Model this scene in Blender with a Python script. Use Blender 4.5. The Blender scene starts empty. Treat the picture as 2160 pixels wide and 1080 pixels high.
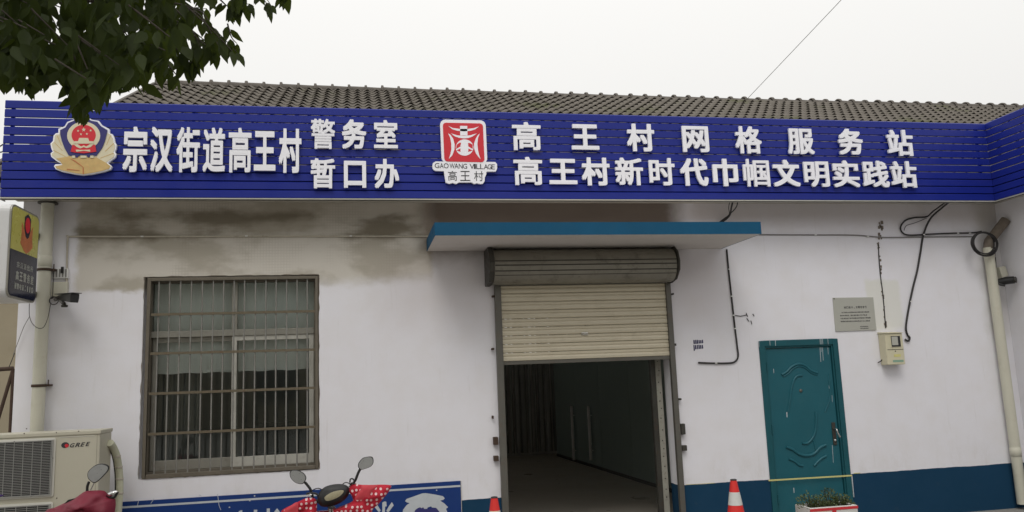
import bpy, bmesh, math, random
from mathutils import Vector, Matrix, noise as mnoise
R = math.radians
random.seed(7)
S = bpy.context.scene
COL = S.collection

# ------------------------------------------------------------------ camera
FPX, YAW, PIT, ROLL = 1697.0, R(10.944), R(8.606), R(-2.223)
EYE = Vector((0, -8.1, 1.65))
FW = Vector((math.sin(YAW)*math.cos(PIT), math.cos(YAW)*math.cos(PIT), math.sin(PIT)))
_r = Vector((math.cos(YAW), -math.sin(YAW), 0)); _u = _r.cross(FW)
RT = _r*math.cos(ROLL) + _u*math.sin(ROLL)
UP = -_r*math.sin(ROLL) + _u*math.cos(ROLL)
cd = bpy.data.cameras.new('camera'); cam = bpy.data.objects.new('camera', cd); COL.objects.link(cam)
cd.sensor_width = 36; cd.lens = FPX/2160*36; cd.clip_start = .05; cd.clip_end = 2000
cam.matrix_world = Matrix(((RT.x, UP.x, -FW.x, EYE.x), (RT.y, UP.y, -FW.y, EYE.y), (RT.z, UP.z, -FW.z, EYE.z), (0, 0, 0, 1)))
S.camera = cam

# ------------------------------------------------------------------ world, sun, exposure
W = bpy.data.worlds.new('World'); S.world = W; W.use_nodes = True
nt = W.node_tree; bg = nt.nodes['Background']
sky = nt.nodes.new('ShaderNodeTexSky'); sky.sky_type = 'NISHITA'; sky.sun_disc = False
sky.sun_elevation = R(52); sky.sun_rotation = R(200); sky.dust_density = 4; sky.air_density = 1.2
hs = nt.nodes.new('ShaderNodeHueSaturation'); hs.inputs['Saturation'].default_value = .12
nt.links.new(sky.outputs[0], hs.inputs['Color'])
# the cloud layer: even grey-white, a little brighter towards the zenith as overcast skies are
tc = nt.nodes.new('ShaderNodeTexCoord'); sx = nt.nodes.new('ShaderNodeSeparateXYZ')
nt.links.new(tc.outputs['Generated'], sx.inputs[0])
mr = nt.nodes.new('ShaderNodeMapRange'); mr.inputs[1].default_value = 0; mr.inputs[2].default_value = 1
mr.inputs[3].default_value = 7.45; mr.inputs[4].default_value = 13.6; nt.links.new(sx.outputs[2], mr.inputs[0])
cl = nt.nodes.new('ShaderNodeVectorMath'); cl.operation = 'SCALE'; cl.inputs[0].default_value = (1.0, .99, .965)
nt.links.new(mr.outputs[0], cl.inputs['Scale'])
mx = nt.nodes.new('ShaderNodeMix'); mx.data_type = 'RGBA'; mx.inputs[0].default_value = .94
nt.links.new(hs.outputs[0], mx.inputs[6]); nt.links.new(cl.outputs[0], mx.inputs[7])
nt.links.new(mx.outputs[2], bg.inputs[0]); bg.inputs[1].default_value = .10
sl = bpy.data.lights.new('sun', 'SUN'); sl.energy = .9; sl.angle = R(25); sl.color = (1, .97, .92)
so = bpy.data.objects.new('sun', sl); COL.objects.link(so); so.location = (-5, -20, 25)
_sd = Vector((math.sin(R(200))*math.cos(R(52)), math.cos(R(200))*math.cos(R(52)), math.sin(R(52))))
so.rotation_euler = (-_sd).to_track_quat('-Z', 'Y').to_euler()
S.view_settings.view_transform = 'Standard'; S.view_settings.look = 'None'
S.view_settings.exposure = 0; S.view_settings.gamma = 1; S.view_settings.use_curve_mapping = False
S.render.engine = 'CYCLES'
try:
    S.cycles.use_denoising = True; S.cycles.max_bounces = 8; S.cycles.transparent_max_bounces = 16
except Exception: pass

# ------------------------------------------------------------------ helpers
def ray(x, y): return FW + RT*((x-1080)/FPX) - UP*((y-540)/FPX)
def at(x, y, Y=0.0):
    v = ray(x, y); return EYE + v*((Y-EYE.y)/v.y)
def atX(x, y, X):
    v = ray(x, y); return EYE + v*((X-EYE.x)/v.x)
def atZ(x, y, Z):
    v = ray(x, y); return EYE + v*((Z-EYE.z)/v.z)
def proj(p):
    d = Vector(p)-EYE; z = d.dot(FW)
    return (1080+FPX*d.dot(RT)/z, 540-FPX*d.dot(UP)/z, z) if z > .05 else (-9999, -9999, z)
def tag(o, label=None, cat=None, group=None, kind=None):
    if label: o['label'] = label
    if cat: o['category'] = cat
    if group: o['group'] = group
    if kind: o['kind'] = kind
    return o
def empty(name, loc, label, cat, group=None):
    o = bpy.data.objects.new(name, None); COL.objects.link(o); o.location = loc; o.empty_display_size = .1
    return tag(o, label, cat, group)
def link(name, me, parent=None):
    o = bpy.data.objects.new(name, me); COL.objects.link(o)
    if parent is not None:
        o.parent = parent
        m = Matrix.Identity(4); q = parent
        while q is not None:
            m = Matrix.LocRotScale(q.location, q.rotation_euler, q.scale) @ m if q.parent is None else (Matrix.LocRotScale(q.location, q.rotation_euler, q.scale) @ m)
            q = q.parent
        inv = m.inverted()
        o.location = inv.to_translation(); o.rotation_euler = inv.to_euler()   # parts are built in world coordinates
    return o
class B:
    def __init__(s): s.v = []; s.f = []; s.sm = []; s.mi = []
    def add(s, vs, fs, smooth=False, mi=0):
        n = len(s.v); s.v += [tuple(v) for v in vs]
        for f in fs: s.f.append([i+n for i in f]); s.sm.append(smooth); s.mi.append(mi)
        return s
    def box(s, a, b, mi=0):
        x0, x1 = sorted((a[0], b[0])); y0, y1 = sorted((a[1], b[1])); z0, z1 = sorted((a[2], b[2]))
        return s.add([(x0,y0,z0),(x1,y0,z0),(x1,y1,z0),(x0,y1,z0),(x0,y0,z1),(x1,y0,z1),(x1,y1,z1),(x0,y1,z1)],
              [(0,3,2,1),(4,5,6,7),(0,1,5,4),(1,2,6,5),(2,3,7,6),(3,0,4,7)], mi=mi)
    def bar(s, p, q, w, h, up=(0,0,1), mi=0):
        p = Vector(p); q = Vector(q); d = (q-p).normalized(); up = Vector(up)
        a = d.cross(up)
        if a.length < 1e-4: a = d.cross(Vector((1,0,0)))
        a.normalize(); b = a.cross(d)
        vs = []
        for e in (p, q):
            for i, j in ((-1,-1),(1,-1),(1,1),(-1,1)): vs.append(e+a*(w/2*i)+b*(h/2*j))
        return s.add(vs, [(0,1,2,3),(7,6,5,4),(0,4,5,1),(1,5,6,2),(2,6,7,3),(3,7,4,0)], mi=mi)
    def tube(s, pts, r, n=8, caps=True, mi=0):
        pts = [Vector(p) for p in pts]; vs = []; fs = []; prev = None; m = len(pts)
        for i, p in enumerate(pts):
            d = (pts[min(i+1, m-1)]-pts[max(i-1, 0)]).normalized()
            if prev is None:
                a = d.cross(Vector((0,0,1)))
                if a.length < .05: a = d.cross(Vector((1,0,0)))
            else: a = prev-d*prev.dot(d)
            a.normalize(); prev = a; b = d.cross(a)
            rr = r[i] if isinstance(r, (list, tuple)) else r
            for k in range(n):
                t = 2*math.pi*k/n; vs.append(p+a*(rr*math.cos(t))+b*(rr*math.sin(t)))
        for i in range(m-1):
            for k in range(n):
                fs.append((i*n+k, i*n+(k+1)%n, (i+1)*n+(k+1)%n, (i+1)*n+k))
        s.add(vs, fs, True, mi)
        if caps: s.add(vs[:n], [tuple(range(n))[::-1]], mi=mi); s.add(vs[-n:], [tuple(range(n))], mi=mi)
        return s
    def prism(s, poly, y0, y1, mi=0):          # poly of (x,z), extruded along y
        a = sum(poly[i][0]*poly[(i+1)%len(poly)][1]-poly[(i+1)%len(poly)][0]*poly[i][1] for i in range(len(poly)))
        if a < 0: poly = poly[::-1]
        n = len(poly); vs = [(x, y0, z) for x, z in poly]+[(x, y1, z) for x, z in poly]
        fs = [tuple(range(n)), tuple(range(2*n-1, n-1, -1))]+[((i+1)%n, i, i+n, (i+1)%n+n) for i in range(n)]
        return s.add(vs, fs, mi=mi)
    def prismx(s, poly, x0, x1, mi=0):         # poly of (y,z), extruded along x
        a = sum(poly[i][0]*poly[(i+1)%len(poly)][1]-poly[(i+1)%len(poly)][0]*poly[i][1] for i in range(len(poly)))
        if a < 0: poly = poly[::-1]
        n = len(poly); vs = [(x0, y, z) for y, z in poly]+[(x1, y, z) for y, z in poly]
        fs = [tuple(range(n-1, -1, -1)), tuple(range(n, 2*n))]+[(i, (i+1)%n, (i+1)%n+n, i+n) for i in range(n)]
        return s.add(vs, fs, mi=mi)
    def lathe(s, prof, c, axis=(0,0,1), n=20, mi=0):   # prof of (radius, distance along axis)
        c = Vector(c); ax = Vector(axis).normalized(); a = ax.orthogonal().normalized(); b = ax.cross(a); vs = []; fs = []
        for r, h in prof:
            for k in range(n):
                t = 2*math.pi*k/n; vs.append(c+ax*h+a*(r*math.cos(t))+b*(r*math.sin(t)))
        for i in range(len(prof)-1):
            for k in range(n): fs.append((i*n+k, i*n+(k+1)%n, (i+1)*n+(k+1)%n, (i+1)*n+k))
        return s.add(vs, fs, True, mi)
    def build(s, name, mat, parent=None, bev=0, **kw):
        me = bpy.data.meshes.new(name); me.from_pydata(s.v, [], s.f); me.update()
        for p, q, m in zip(me.polygons, s.sm, s.mi): p.use_smooth = q; p.material_index = m
        for m in (mat if isinstance(mat, (list, tuple)) else [mat]): me.materials.append(m)
        if bev:
            bm = bmesh.new(); bm.from_mesh(me)
            bmesh.ops.remove_doubles(bm, verts=bm.verts, dist=1e-5)
            es = [e for e in bm.edges if len(e.link_faces) == 2 and e.calc_face_angle(0) > .6]
            bmesh.ops.bevel(bm, geom=es, offset=bev, segments=2, affect='EDGES', profile=.6)
            bm.to_mesh(me); bm.free()
        return tag(link(name, me, parent), **kw)
def puff(outline, thick, back=None, rings=5, wob=0.0, ws=9.0):
    """a stuffed form: outline (3-D points, star-shaped about their mean), bulging towards -y by thick and +y by back"""
    back = thick if back is None else back
    c = sum(outline, Vector())/len(outline); n = len(outline); b = B()
    for sgn, th in ((-1, thick), (1, back)):
        vs = []; fs = []
        for k in range(rings):
            s_ = 1-k/rings; h = th*math.sqrt(max(0, 1-s_**2.2))
            for p in outline:
                q = c+(p-c)*s_; w = wob*mnoise.noise(q*ws)*(1-s_**6)
                vs.append((q.x, q.y+sgn*(h+w), q.z))
        vs.append((c.x, c.y+sgn*th, c.z))
        for k in range(rings-1):
            for i in range(n):
                f = (k*n+i, k*n+(i+1)%n, (k+1)*n+(i+1)%n, (k+1)*n+i); fs.append(f if sgn < 0 else f[::-1])
        for i in range(n):
            f = ((rings-1)*n+i, (rings-1)*n+(i+1)%n, rings*n); fs.append(f if sgn < 0 else f[::-1])
        b.add(vs, fs, True)
    return b
def smoothloop(pts, k=4):
    n = len(pts); out = []
    for i in range(n):
        p0, p1, p2, p3 = (Vector(pts[(i+j-1) % n]) for j in range(4))
        for s_ in range(k):
            t = s_/k
            out.append(.5*((2*p1)+(p2-p0)*t+(2*p0-5*p1+4*p2-p3)*t*t+(3*p1-p0-3*p2+p3)*t**3))
    return out
def smoothline(pts, k=5):
    pts = [Vector(p) for p in pts]; n = len(pts); out = []
    for i in range(n-1):
        p0 = pts[max(i-1, 0)]; p1 = pts[i]; p2 = pts[i+1]; p3 = pts[min(i+2, n-1)]
        for s_ in range(k):
            t = s_/k
            out.append(.5*((2*p1)+(p2-p0)*t+(2*p0-5*p1+4*p2-p3)*t*t+(3*p1-p0-3*p2+p3)*t**3))
    return out+[pts[-1]]

# ------------------------------------------------------------------ materials
class NT:
    def __init__(s, name):
        s.m = bpy.data.materials.new(name); s.m.use_nodes = True; s.t = s.m.node_tree; s.p = s.t.nodes['Principled BSDF']
        g = s.t.nodes.new('ShaderNodeNewGeometry'); s.pos = g.outputs['Position']
        x = s.t.nodes.new('ShaderNodeSeparateXYZ'); s.t.links.new(s.pos, x.inputs[0]); s.x, s.y, s.z = x.outputs
    def put(s, sock, v):
        if isinstance(v, bpy.types.NodeSocket): s.t.links.new(v, sock)
        elif isinstance(v, (tuple, list)): sock.default_value = tuple(v)+((1,) if len(v) == 3 and len(sock.default_value) == 4 else ())
        else: sock.default_value = v
    def math(s, op, a, b=0.0, clamp=False):
        n = s.t.nodes.new('ShaderNodeMath'); n.operation = op; n.use_clamp = clamp; s.put(n.inputs[0], a); s.put(n.inputs[1], b); return n.outputs[0]
    def noise(s, scale, detail=4, rough=.6, vec=None, stretch=None, dist=0):
        n = s.t.nodes.new('ShaderNodeTexNoise'); n.inputs['Scale'].default_value = scale; n.inputs['Detail'].default_value = detail
        n.inputs['Roughness'].default_value = rough; n.inputs['Distortion'].default_value = dist
        v = vec if vec is not None else s.pos
        if stretch:
            k = s.t.nodes.new('ShaderNodeVectorMath'); k.operation = 'MULTIPLY'; s.put(k.inputs[0], v); k.inputs[1].default_value = stretch; v = k.outputs[0]
        s.t.links.new(v, n.inputs['Vector']); return n.outputs['Fac']
    def ramp(s, v, lo, hi, a=0.0, b=1.0):
        n = s.t.nodes.new('ShaderNodeMapRange'); n.interpolation_type = 'SMOOTHSTEP'
        s.put(n.inputs[0], v); s.put(n.inputs[1], lo); s.put(n.inputs[2], hi); s.put(n.inputs[3], a); s.put(n.inputs[4], b); return n.outputs[0]
    def mix(s, f, a, b, mode='MIX'):
        n = s.t.nodes.new('ShaderNodeMix'); n.data_type = 'RGBA'; n.blend_type = mode; s.put(n.inputs[0], f); s.put(n.inputs[6], a); s.put(n.inputs[7], b); return n.outputs[2]
    def box(s, x0, x1, z0, z1, e=.05, X=None, Z=None):
        X = X if X is not None else s.x; Z = Z if Z is not None else s.z
        a = s.math('MULTIPLY', s.ramp(X, x0-e, x0+e), s.ramp(X, x1-e, x1+e, 1, 0))
        b = s.math('MULTIPLY', s.ramp(Z, z0-e, z0+e), s.ramp(Z, z1-e, z1+e, 1, 0))
        return s.math('MULTIPLY', a, b)
    def bump(s, h, strength=.3, dist=.01):
        n = s.t.nodes.new('ShaderNodeBump'); n.inputs['Strength'].default_value = strength; n.inputs['Distance'].default_value = dist
        s.put(n.inputs['Height'], h); s.t.links.new(n.outputs[0], s.p.inputs['Normal'])
    def out(s, col, rough=.6, metal=0.0, spec=.5):
        s.put(s.p.inputs['Base Color'], col); s.put(s.p.inputs['Roughness'], rough); s.put(s.p.inputs['Metallic'], metal)
        s.p.inputs['Specular IOR Level'].default_value = spec; return s.m
def mat(name, col, rough=.6, metal=0.0, var=.12, ns=4.0, bump=.0, bs=60.0, spec=.5, dirt=.0, dcol=(.10,.08,.06), bd=.004):
    n = NT(name); lo = tuple(c*(1-var) for c in col); hi = tuple(min(1, c*(1+var)) for c in col)
    c = n.mix(n.noise(ns), lo, hi)
    c = n.mix(n.math('MULTIPLY', n.noise(ns*9, 3), .5*var), c, tuple(x*.6 for x in col))
    if dirt: c = n.mix(n.math('MULTIPLY', n.ramp(n.noise(ns*2.3, 6, .7), .5, .72), dirt), c, dcol)
    if bump: n.bump(n.noise(bs, 4), bump, bd)
    r = n.ramp(n.noise(ns*3), .3, .7, max(.02, rough-.08), min(1, rough+.08))
    return n.out(c, r, metal, spec)
def glassmat(name, tint=(.75,.8,.78), refl=1.5, dark=0.0):
    m = bpy.data.materials.new(name); m.use_nodes = True; t = m.node_tree
    for n in list(t.nodes): t.nodes.remove(n)
    o = t.nodes.new('ShaderNodeOutputMaterial'); tr = t.nodes.new('ShaderNodeBsdfTransparent'); tr.inputs[0].default_value = (*tint, 1)
    gl = t.nodes.new('ShaderNodeBsdfGlossy'); gl.inputs['Roughness'].default_value = .03; gl.inputs[0].default_value = (.9,.92,.92,1)
    fr = t.nodes.new('ShaderNodeFresnel'); fr.inputs[0].default_value = refl
    mix = t.nodes.new('ShaderNodeMixShader'); t.links.new(fr.outputs[0], mix.inputs[0]); t.links.new(tr.outputs[0], mix.inputs[1]); t.links.new(gl.outputs[0], mix.inputs[2])
    df = t.nodes.new('ShaderNodeBsdfDiffuse'); df.inputs[0].default_value = (.55,.66,.62,1)     # pale film: dust, and on the hall glass a stand-in for reflected sheen
    m2 = t.nodes.new('ShaderNodeMixShader'); m2.inputs[0].default_value = dark; t.links.new(mix.outputs[0], m2.inputs[1]); t.links.new(df.outputs[0], m2.inputs[2])
    t.links.new(m2.outputs[0], o.inputs[0]); return m

def front_wall_mat(name, stained=True):
    n = NT(name)
    big = n.noise(.7, 3); mid = n.noise(3.5, 5)
    c = n.mix(big, (.77,.76,.80), (.80,.795,.845)); c = n.mix(n.ramp(mid, .3, .8), c, (.755,.74,.765))
    streak = n.noise(2.0, 5, .65, stretch=(9, 1, .7)); c = n.mix(n.math('MULTIPLY', n.ramp(streak, .58, .8), .25), c, (.45,.42,.37))
    h = n.noise(45, 4)
    if stained:
        jx = n.math('ADD', n.x, n.math('MULTIPLY', n.math('SUBTRACT', n.noise(7, 4), .5), .14))
        jz = n.math('ADD', n.z, n.math('MULTIPLY', n.math('SUBTRACT', n.noise(6, 4, stretch=(1,1,1.5)), .5), .12))
        # bare patch where an old panel was taken down
        reg = n.box(-2.60, .74, 2.60, 3.6, .035, jx, jz)
        reg = n.math('MULTIPLY', reg, n.ramp(n.math('SUBTRACT', jz, n.math('MULTIPLY', jx, .055)), 2.56, 2.74))
        p1 = n.noise(1.7, 5, .55, stretch=(.8, 1, 1.5))
        lowc = n.mix(n.ramp(p1, .40, .56), (.41,.375,.305), (.60,.565,.50))
        # mosaic tiles under the thin paint show through as a fine grid
        wx = n.math('FRACT', n.math('MULTIPLY', n.x, 36.0)); wz = n.math('FRACT', n.math('MULTIPLY', n.z, 36.0))
        g = n.math('MAXIMUM', n.math('LESS_THAN', wx, .24), n.math('LESS_THAN', wz, .24))
        gm = n.math('MULTIPLY', g, n.ramp(n.noise(1.1, 3), .47, .60)); lowc = n.mix(n.math('MULTIPLY', gm, .22), lowc, (.28,.24,.185))
        c = n.mix(n.math('MULTIPLY', reg, .93), c, lowc)
        # damp, blackened band under the eaves
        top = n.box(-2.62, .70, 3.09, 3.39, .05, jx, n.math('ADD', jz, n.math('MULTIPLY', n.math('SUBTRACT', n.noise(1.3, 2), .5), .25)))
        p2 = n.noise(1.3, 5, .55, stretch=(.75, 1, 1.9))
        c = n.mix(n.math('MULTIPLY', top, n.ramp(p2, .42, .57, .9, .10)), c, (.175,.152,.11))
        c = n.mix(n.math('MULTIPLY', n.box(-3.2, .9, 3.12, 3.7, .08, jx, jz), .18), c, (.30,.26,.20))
        # stained cement strip above the canopy, with eave shade painted into its brown
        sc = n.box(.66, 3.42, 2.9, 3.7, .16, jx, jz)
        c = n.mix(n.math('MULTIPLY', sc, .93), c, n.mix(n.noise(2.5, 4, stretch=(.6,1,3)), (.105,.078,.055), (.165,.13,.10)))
        c = n.mix(n.math('MULTIPLY', n.box(3.6, 7.6, 3.22, 3.7, .12, jx, jz), .35), c, (.36,.29,.24))  # shade under the right eave, painted in as a brown tint
        c = n.mix(n.math('MULTIPLY', n.box(.2, 1.6, 2.2, 2.9, .3, jx, jz), .25), c, (.50,.43,.41))
        c = n.mix(n.math('MULTIPLY', n.box(3.2, 3.9, 2.2, 2.95, .25, jx, jz), .25), c, (.52,.44,.42))
        # darker tone round the security camera and in the corner by the drainpipe
        cm = n.box(7.12, 7.42, 1.9, 3.6, .10, jx, jz); c = n.mix(n.math('MULTIPLY', cm, .30), c, (.30,.28,.20))
        c = n.mix(n.math('MULTIPLY', n.box(5.60, 6.02, 2.02, 2.58, .03, jx, jz), .55), c, (.68,.68,.58)); c = n.mix(n.math('MULTIPLY', n.box(7.00, 7.10, .06, .15, .02, jx, jz), .9), c, (.02,.02,.02))
        cs = n.box(-2.80, -2.55, 2.0, 2.30, .05, jx, jz); c = n.mix(n.math('MULTIPLY', cs, .15), c, (.35,.30,.25))
        h = n.math('ADD', h, n.math('MULTIPLY', reg, n.math('MULTIPLY', n.noise(14, 5), 1.2)))
    jz2 = n.math('ADD', n.z, n.math('MULTIPLY', n.math('SUBTRACT', n.noise(3.5, 4), .5), .022))
    line0 = n.math('MULTIPLY', n.ramp(n.z, .5, 1.0, 1, 0), n.ramp(n.noise(5, 6, .7, stretch=(1,1,.5)), .45, .75)); c = n.mix(n.math('MULTIPLY', line0, .30), c, (.50,.46,.40))
    line = n.math('LESS_THAN', jz2, .487)
    wc = n.mix(n.noise(1.2, 4), (.005,.039,.082), (.010,.050,.108)); wc = n.mix(n.math('MULTIPLY', n.ramp(n.noise(8, 6, .7), .6, .75), .35), wc, (.06,.075,.085))
    c = n.mix(line, c, wc)
    n.bump(h, .22, .003)
    return n.out(c, n.ramp(n.noise(5), .3, .7, .72, .9), 0, .2)

M = {}
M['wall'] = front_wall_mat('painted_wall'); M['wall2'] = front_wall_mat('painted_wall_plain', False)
M['soffit'] = mat('soffit_paint', (.50,.47,.42), .85, var=.1, ns=2, bump=.2, dirt=.35, dcol=(.25,.20,.14))
M['canopyw'] = mat('canopy_white', (.64,.60,.57), .85, var=.07, ns=2, bump=.2, dirt=.2, dcol=(.45,.38,.30))
M['canopyb'] = mat('canopy_teal', (.006,.080,.165), .6, var=.2, ns=3, spec=.2, bump=.2, dirt=.15, dcol=(.03,.09,.12))
def slat_mat():
    n = NT('blue_slat'); c = n.mix(n.noise(.8, 3), (.008,.017,.195), (.013,.026,.26))
    c = n.mix(n.math('MULTIPLY', n.ramp(n.noise(6, 6, .7, stretch=(.25,1,2)), .5, .8), .35), c, (.03,.03,.20))
    n.bump(n.noise(3, 2, stretch=(.3,1,1)), .12, .01)
    return n.out(c, n.ramp(n.noise(4), .3, .7, .34, .46), 0, .30)
M['slat'] = slat_mat()
M['acryl'] = mat('white_acrylic', (.90,.90,.95), .4, var=.03, ns=3)
M['dark'] = mat('dark_void', (.01,.01,.012), .7)
M['metal_d'] = mat('dark_metal', (.06,.058,.05), .5, .4, var=.3, ns=8, dirt=.5, dcol=(.09,.05,.03))
M['hood'] = mat('hood_metal', (.25,.235,.195), .5, .2, var=.3, ns=3, dirt=.5, dcol=(.07,.055,.04))
M['rail'] = mat('rail_metal', (.13,.125,.11), .5, .4, var=.2, ns=6, dirt=.4, dcol=(.14,.09,.06))
M['shut'] = mat('shutter_paint', (.60,.545,.42), .5, .1, var=.07, ns=2, dirt=.25, dcol=(.35,.30,.20))
M['alu'] = mat('aluminium', (.33,.32,.28), .45, .5, var=.15, ns=7, dirt=.3, dcol=(.15,.13,.1))
M['aluw'] = mat('pale_frame', (.50,.49,.44), .45, .2, var=.1, ns=7, dirt=.3, dcol=(.25,.23,.18))
M['olive'] = mat('olive_frame', (.15,.13,.10), .55, .2, var=.2, ns=7, dirt=.4, dcol=(.07,.055,.04))
M['grille'] = mat('grille_bar', (.27,.265,.245), .45, .4, var=.15, ns=12, dirt=.35, dcol=(.15,.10,.06))
M['grail'] = mat('grille_rail', (.15,.125,.085), .5, .3, var=.2, ns=9, dirt=.5, dcol=(.17,.09,.045))
M['glass'] = glassmat('window_glass', (.93,.95,.94), 1.45, .012)
M['glassd'] = glassmat('door_glass', (.55,.62,.60), 1.6, .55)
M['steel'] = mat('brushed_steel', (.6,.6,.58), .25, 1, var=.05, ns=30)
M['curts'] = mat('side_curtain', (.16,.16,.15), .9, var=.2, ns=3)
M['handle'] = mat('satin_handle', (.92,.92,.90), .3, .0, var=.02)
M['jamb'] = mat('dusty_jamb', (.36,.35,.30), .55, .1, var=.15, ns=9, dirt=.5, dcol=(.16,.14,.11))
M['curt'] = mat('blind_cloth', (.86,.87,.85), .9, var=.06, ns=3, bump=.2, bs=20)
M['curtd'] = mat('grey_curtain', (.40,.40,.38), .9, var=.2, ns=3)
M['inw'] = mat('interior_wall', (.78,.77,.73), .9, var=.05, ns=1.2)
M['infl'] = mat('interior_floor', (.55,.50,.43), .35, var=.03, ns=.5)
M['wood'] = mat('dark_wood', (.05,.035,.025), .4, var=.3)
def tile_mat():
    n = NT('roof_tile'); c = n.mix(n.noise(2.2, 5, .65), (.14,.125,.108), (.215,.195,.17))
    c = n.mix(n.ramp(n.noise(.9, 4), .55, .7), c, (.135,.135,.085)); c = n.mix(n.math('MULTIPLY', n.ramp(n.noise(23, 5, .7), .5, .7), .5), c, (.06,.052,.045))
    n.bump(n.noise(60, 4), .4, .004); return n.out(c, .88, 0, .25)
M['tile'] = tile_mat()
M['ridge'] = mat('ridge_tile', (.13,.115,.10), .9, var=.3, ns=5, bump=.3, dirt=.4, dcol=(.06,.055,.045))
M['door'] = mat('teal_door_paint', (.012,.102,.132), .40, var=.16, ns=2.5, spec=.35, bump=.25, bs=10, dirt=.22, dcol=(.035,.115,.13))
M['doorf'] = mat('teal_frame_paint', (.010,.085,.105), .5, var=.2, ns=5, spec=.3, bump=.2, dirt=.25, dcol=(.03,.05,.07))
M['white'] = mat('white_paint', (.72,.72,.70), .5, var=.06)
M['pvc'] = mat('pvc_pipe', (.56,.545,.45), .45, var=.08, ns=3, dirt=.3, dcol=(.40,.36,.25))
M['pvcc'] = mat('conduit_plastic', (.50,.46,.38), .6, var=.15, ns=5, dirt=.5, dcol=(.2,.17,.12))
M['cable'] = mat('black_cable', (.022,.02,.02), .55, var=.3)
M['wire'] = mat('grey_wire', (.20,.195,.185), .6, var=.2)
M['mortar'] = mat('mortar', (.18,.15,.12), .95, var=.5, ns=20)
M['ac'] = mat('ac_casing', (.50,.475,.38), .45, var=.05, ns=2, dirt=.12, dcol=(.35,.31,.22))
M['acw'] = mat('ac_grille_frame', (.62,.61,.55), .45, var=.05)
M['acg'] = mat('ac_grille_wire', (.33,.33,.31), .5, var=.1)
M['acd'] = mat('ac_inside', (.02,.02,.02), .6, var=.4, ns=14)
M['black'] = mat('black_plastic', (.014,.014,.014), .38, var=.2)
M['blackm'] = mat('black_matte', (.02,.02,.022), .6, var=.2)
M['red'] = mat('red_print', (.62,.02,.035), .5, var=.05)
M['gold'] = mat('emblem_gold', (.60,.42,.17), .45, var=.25, ns=16, dirt=.4, dcol=(.62,.30,.12))
M['pale'] = mat('emblem_pale_gold', (.70,.64,.46), .5, var=.12, ns=12)
M['navy'] = mat('navy_print', (.030,.028,.16), .5, var=.1)
M['ink'] = mat('black_ink', (.03,.03,.035), .6)
M['board'] = mat('navy_board', (.010,.040,.180), .5, spec=.25, var=.12, ns=1.5, dirt=.12, dcol=(.03,.075,.15))
M['boardw'] = mat('board_white', (.52,.55,.58), .6, var=.1, ns=10, dirt=.2, dcol=(.30,.36,.40))
M['yellow'] = mat('lightbox_yellow', (.50,.47,.11), .3, var=.12, ns=2, dirt=.2, dcol=(.30,.27,.10))
M['lbnavy'] = mat('lightbox_navy', (.009,.012,.035), .2, var=.2)
M['lbtext'] = mat('lightbox_text', (.40,.41,.36), .5)
M['lbw'] = mat('lightbox_casing', (.66,.66,.66), .35, var=.04, dirt=.1, dcol=(.4,.4,.4))
M['orange'] = mat('emblem_orange', (.50,.16,.06), .5, var=.3, ns=14)
M['tape'] = mat('masking_tape', (.60,.56,.22), .7, var=.15)
M['plaque'] = mat('plaque_metal', (.44,.44,.39), .45, .15, var=.06, ns=2)
M['meter'] = mat('meter_plastic', (.60,.56,.40), .45, var=.06, ns=6, dirt=.15, dcol=(.35,.36,.22))
M['stencil'] = mat('blue_stencil', (.02,.018,.085), .8, var=.3)
M['concrete'] = mat('planter_concrete', (.62,.61,.58), .8, var=.08, bump=.3, dirt=.3, dcol=(.3,.28,.25))
M['plred'] = mat('planter_red', (.55,.025,.035), .6, var=.1)
M['soil'] = mat('soil', (.13,.10,.08), .95, var=.5, ns=30, bump=.5)
M['shrub'] = mat('shrub_leaf', (.085,.11,.035), .6, var=.6, ns=30)
M['cone'] = mat('cone_red', (.66,.025,.02), .45, var=.08, dirt=.12, dcol=(.3,.03,.02))
M['conew'] = mat('cone_white', (.60,.61,.58), .4, var=.08, dirt=.2, dcol=(.35,.33,.3))
M['maroon'] = mat('maroon_cloth', (.19,.008,.028), .55, var=.2, ns=6, bump=.2, bs=14, bd=.01)
M['coral'] = mat('coral_cloth', (.62,.055,.075), .7, var=.06, ns=9, bump=.2, bs=25)
M['mirror'] = mat('mirror_glass', (.42,.43,.43), .35, .6, var=.15, ns=25)
M['chrome'] = mat('chrome', (.75,.75,.75), .12, 1, var=.02)
M['dial'] = mat('dial_face', (.42,.38,.25), .3, var=.25, ns=25)
M['rubber'] = mat('tyre_rubber', (.015,.015,.015), .85)
M['sred'] = mat('scooter_red', (.35,.02,.03), .3, var=.05)
M['foam'] = mat('pipe_wrap', (.56,.56,.42), .7, var=.1, ns=14, bump=.4, bs=30, dirt=.3, dcol=(.35,.33,.2))
M['beige'] = mat('beige_render', (.33,.285,.20), .9, var=.15, ns=1.5, bump=.3, dirt=.3, dcol=(.24,.20,.13))
M['rust'] = mat('rusty_steel', (.06,.035,.022), .8, var=.5, ns=14)
M['ground'] = mat('concrete_ground', (.27,.26,.24), .9, var=.15, ns=.8, bump=.4, dirt=.3, dcol=(.14,.13,.11))
M['bark'] = mat('bark', (.05,.04,.03), .9, var=.4, ns=12, bump=.6)
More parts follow.
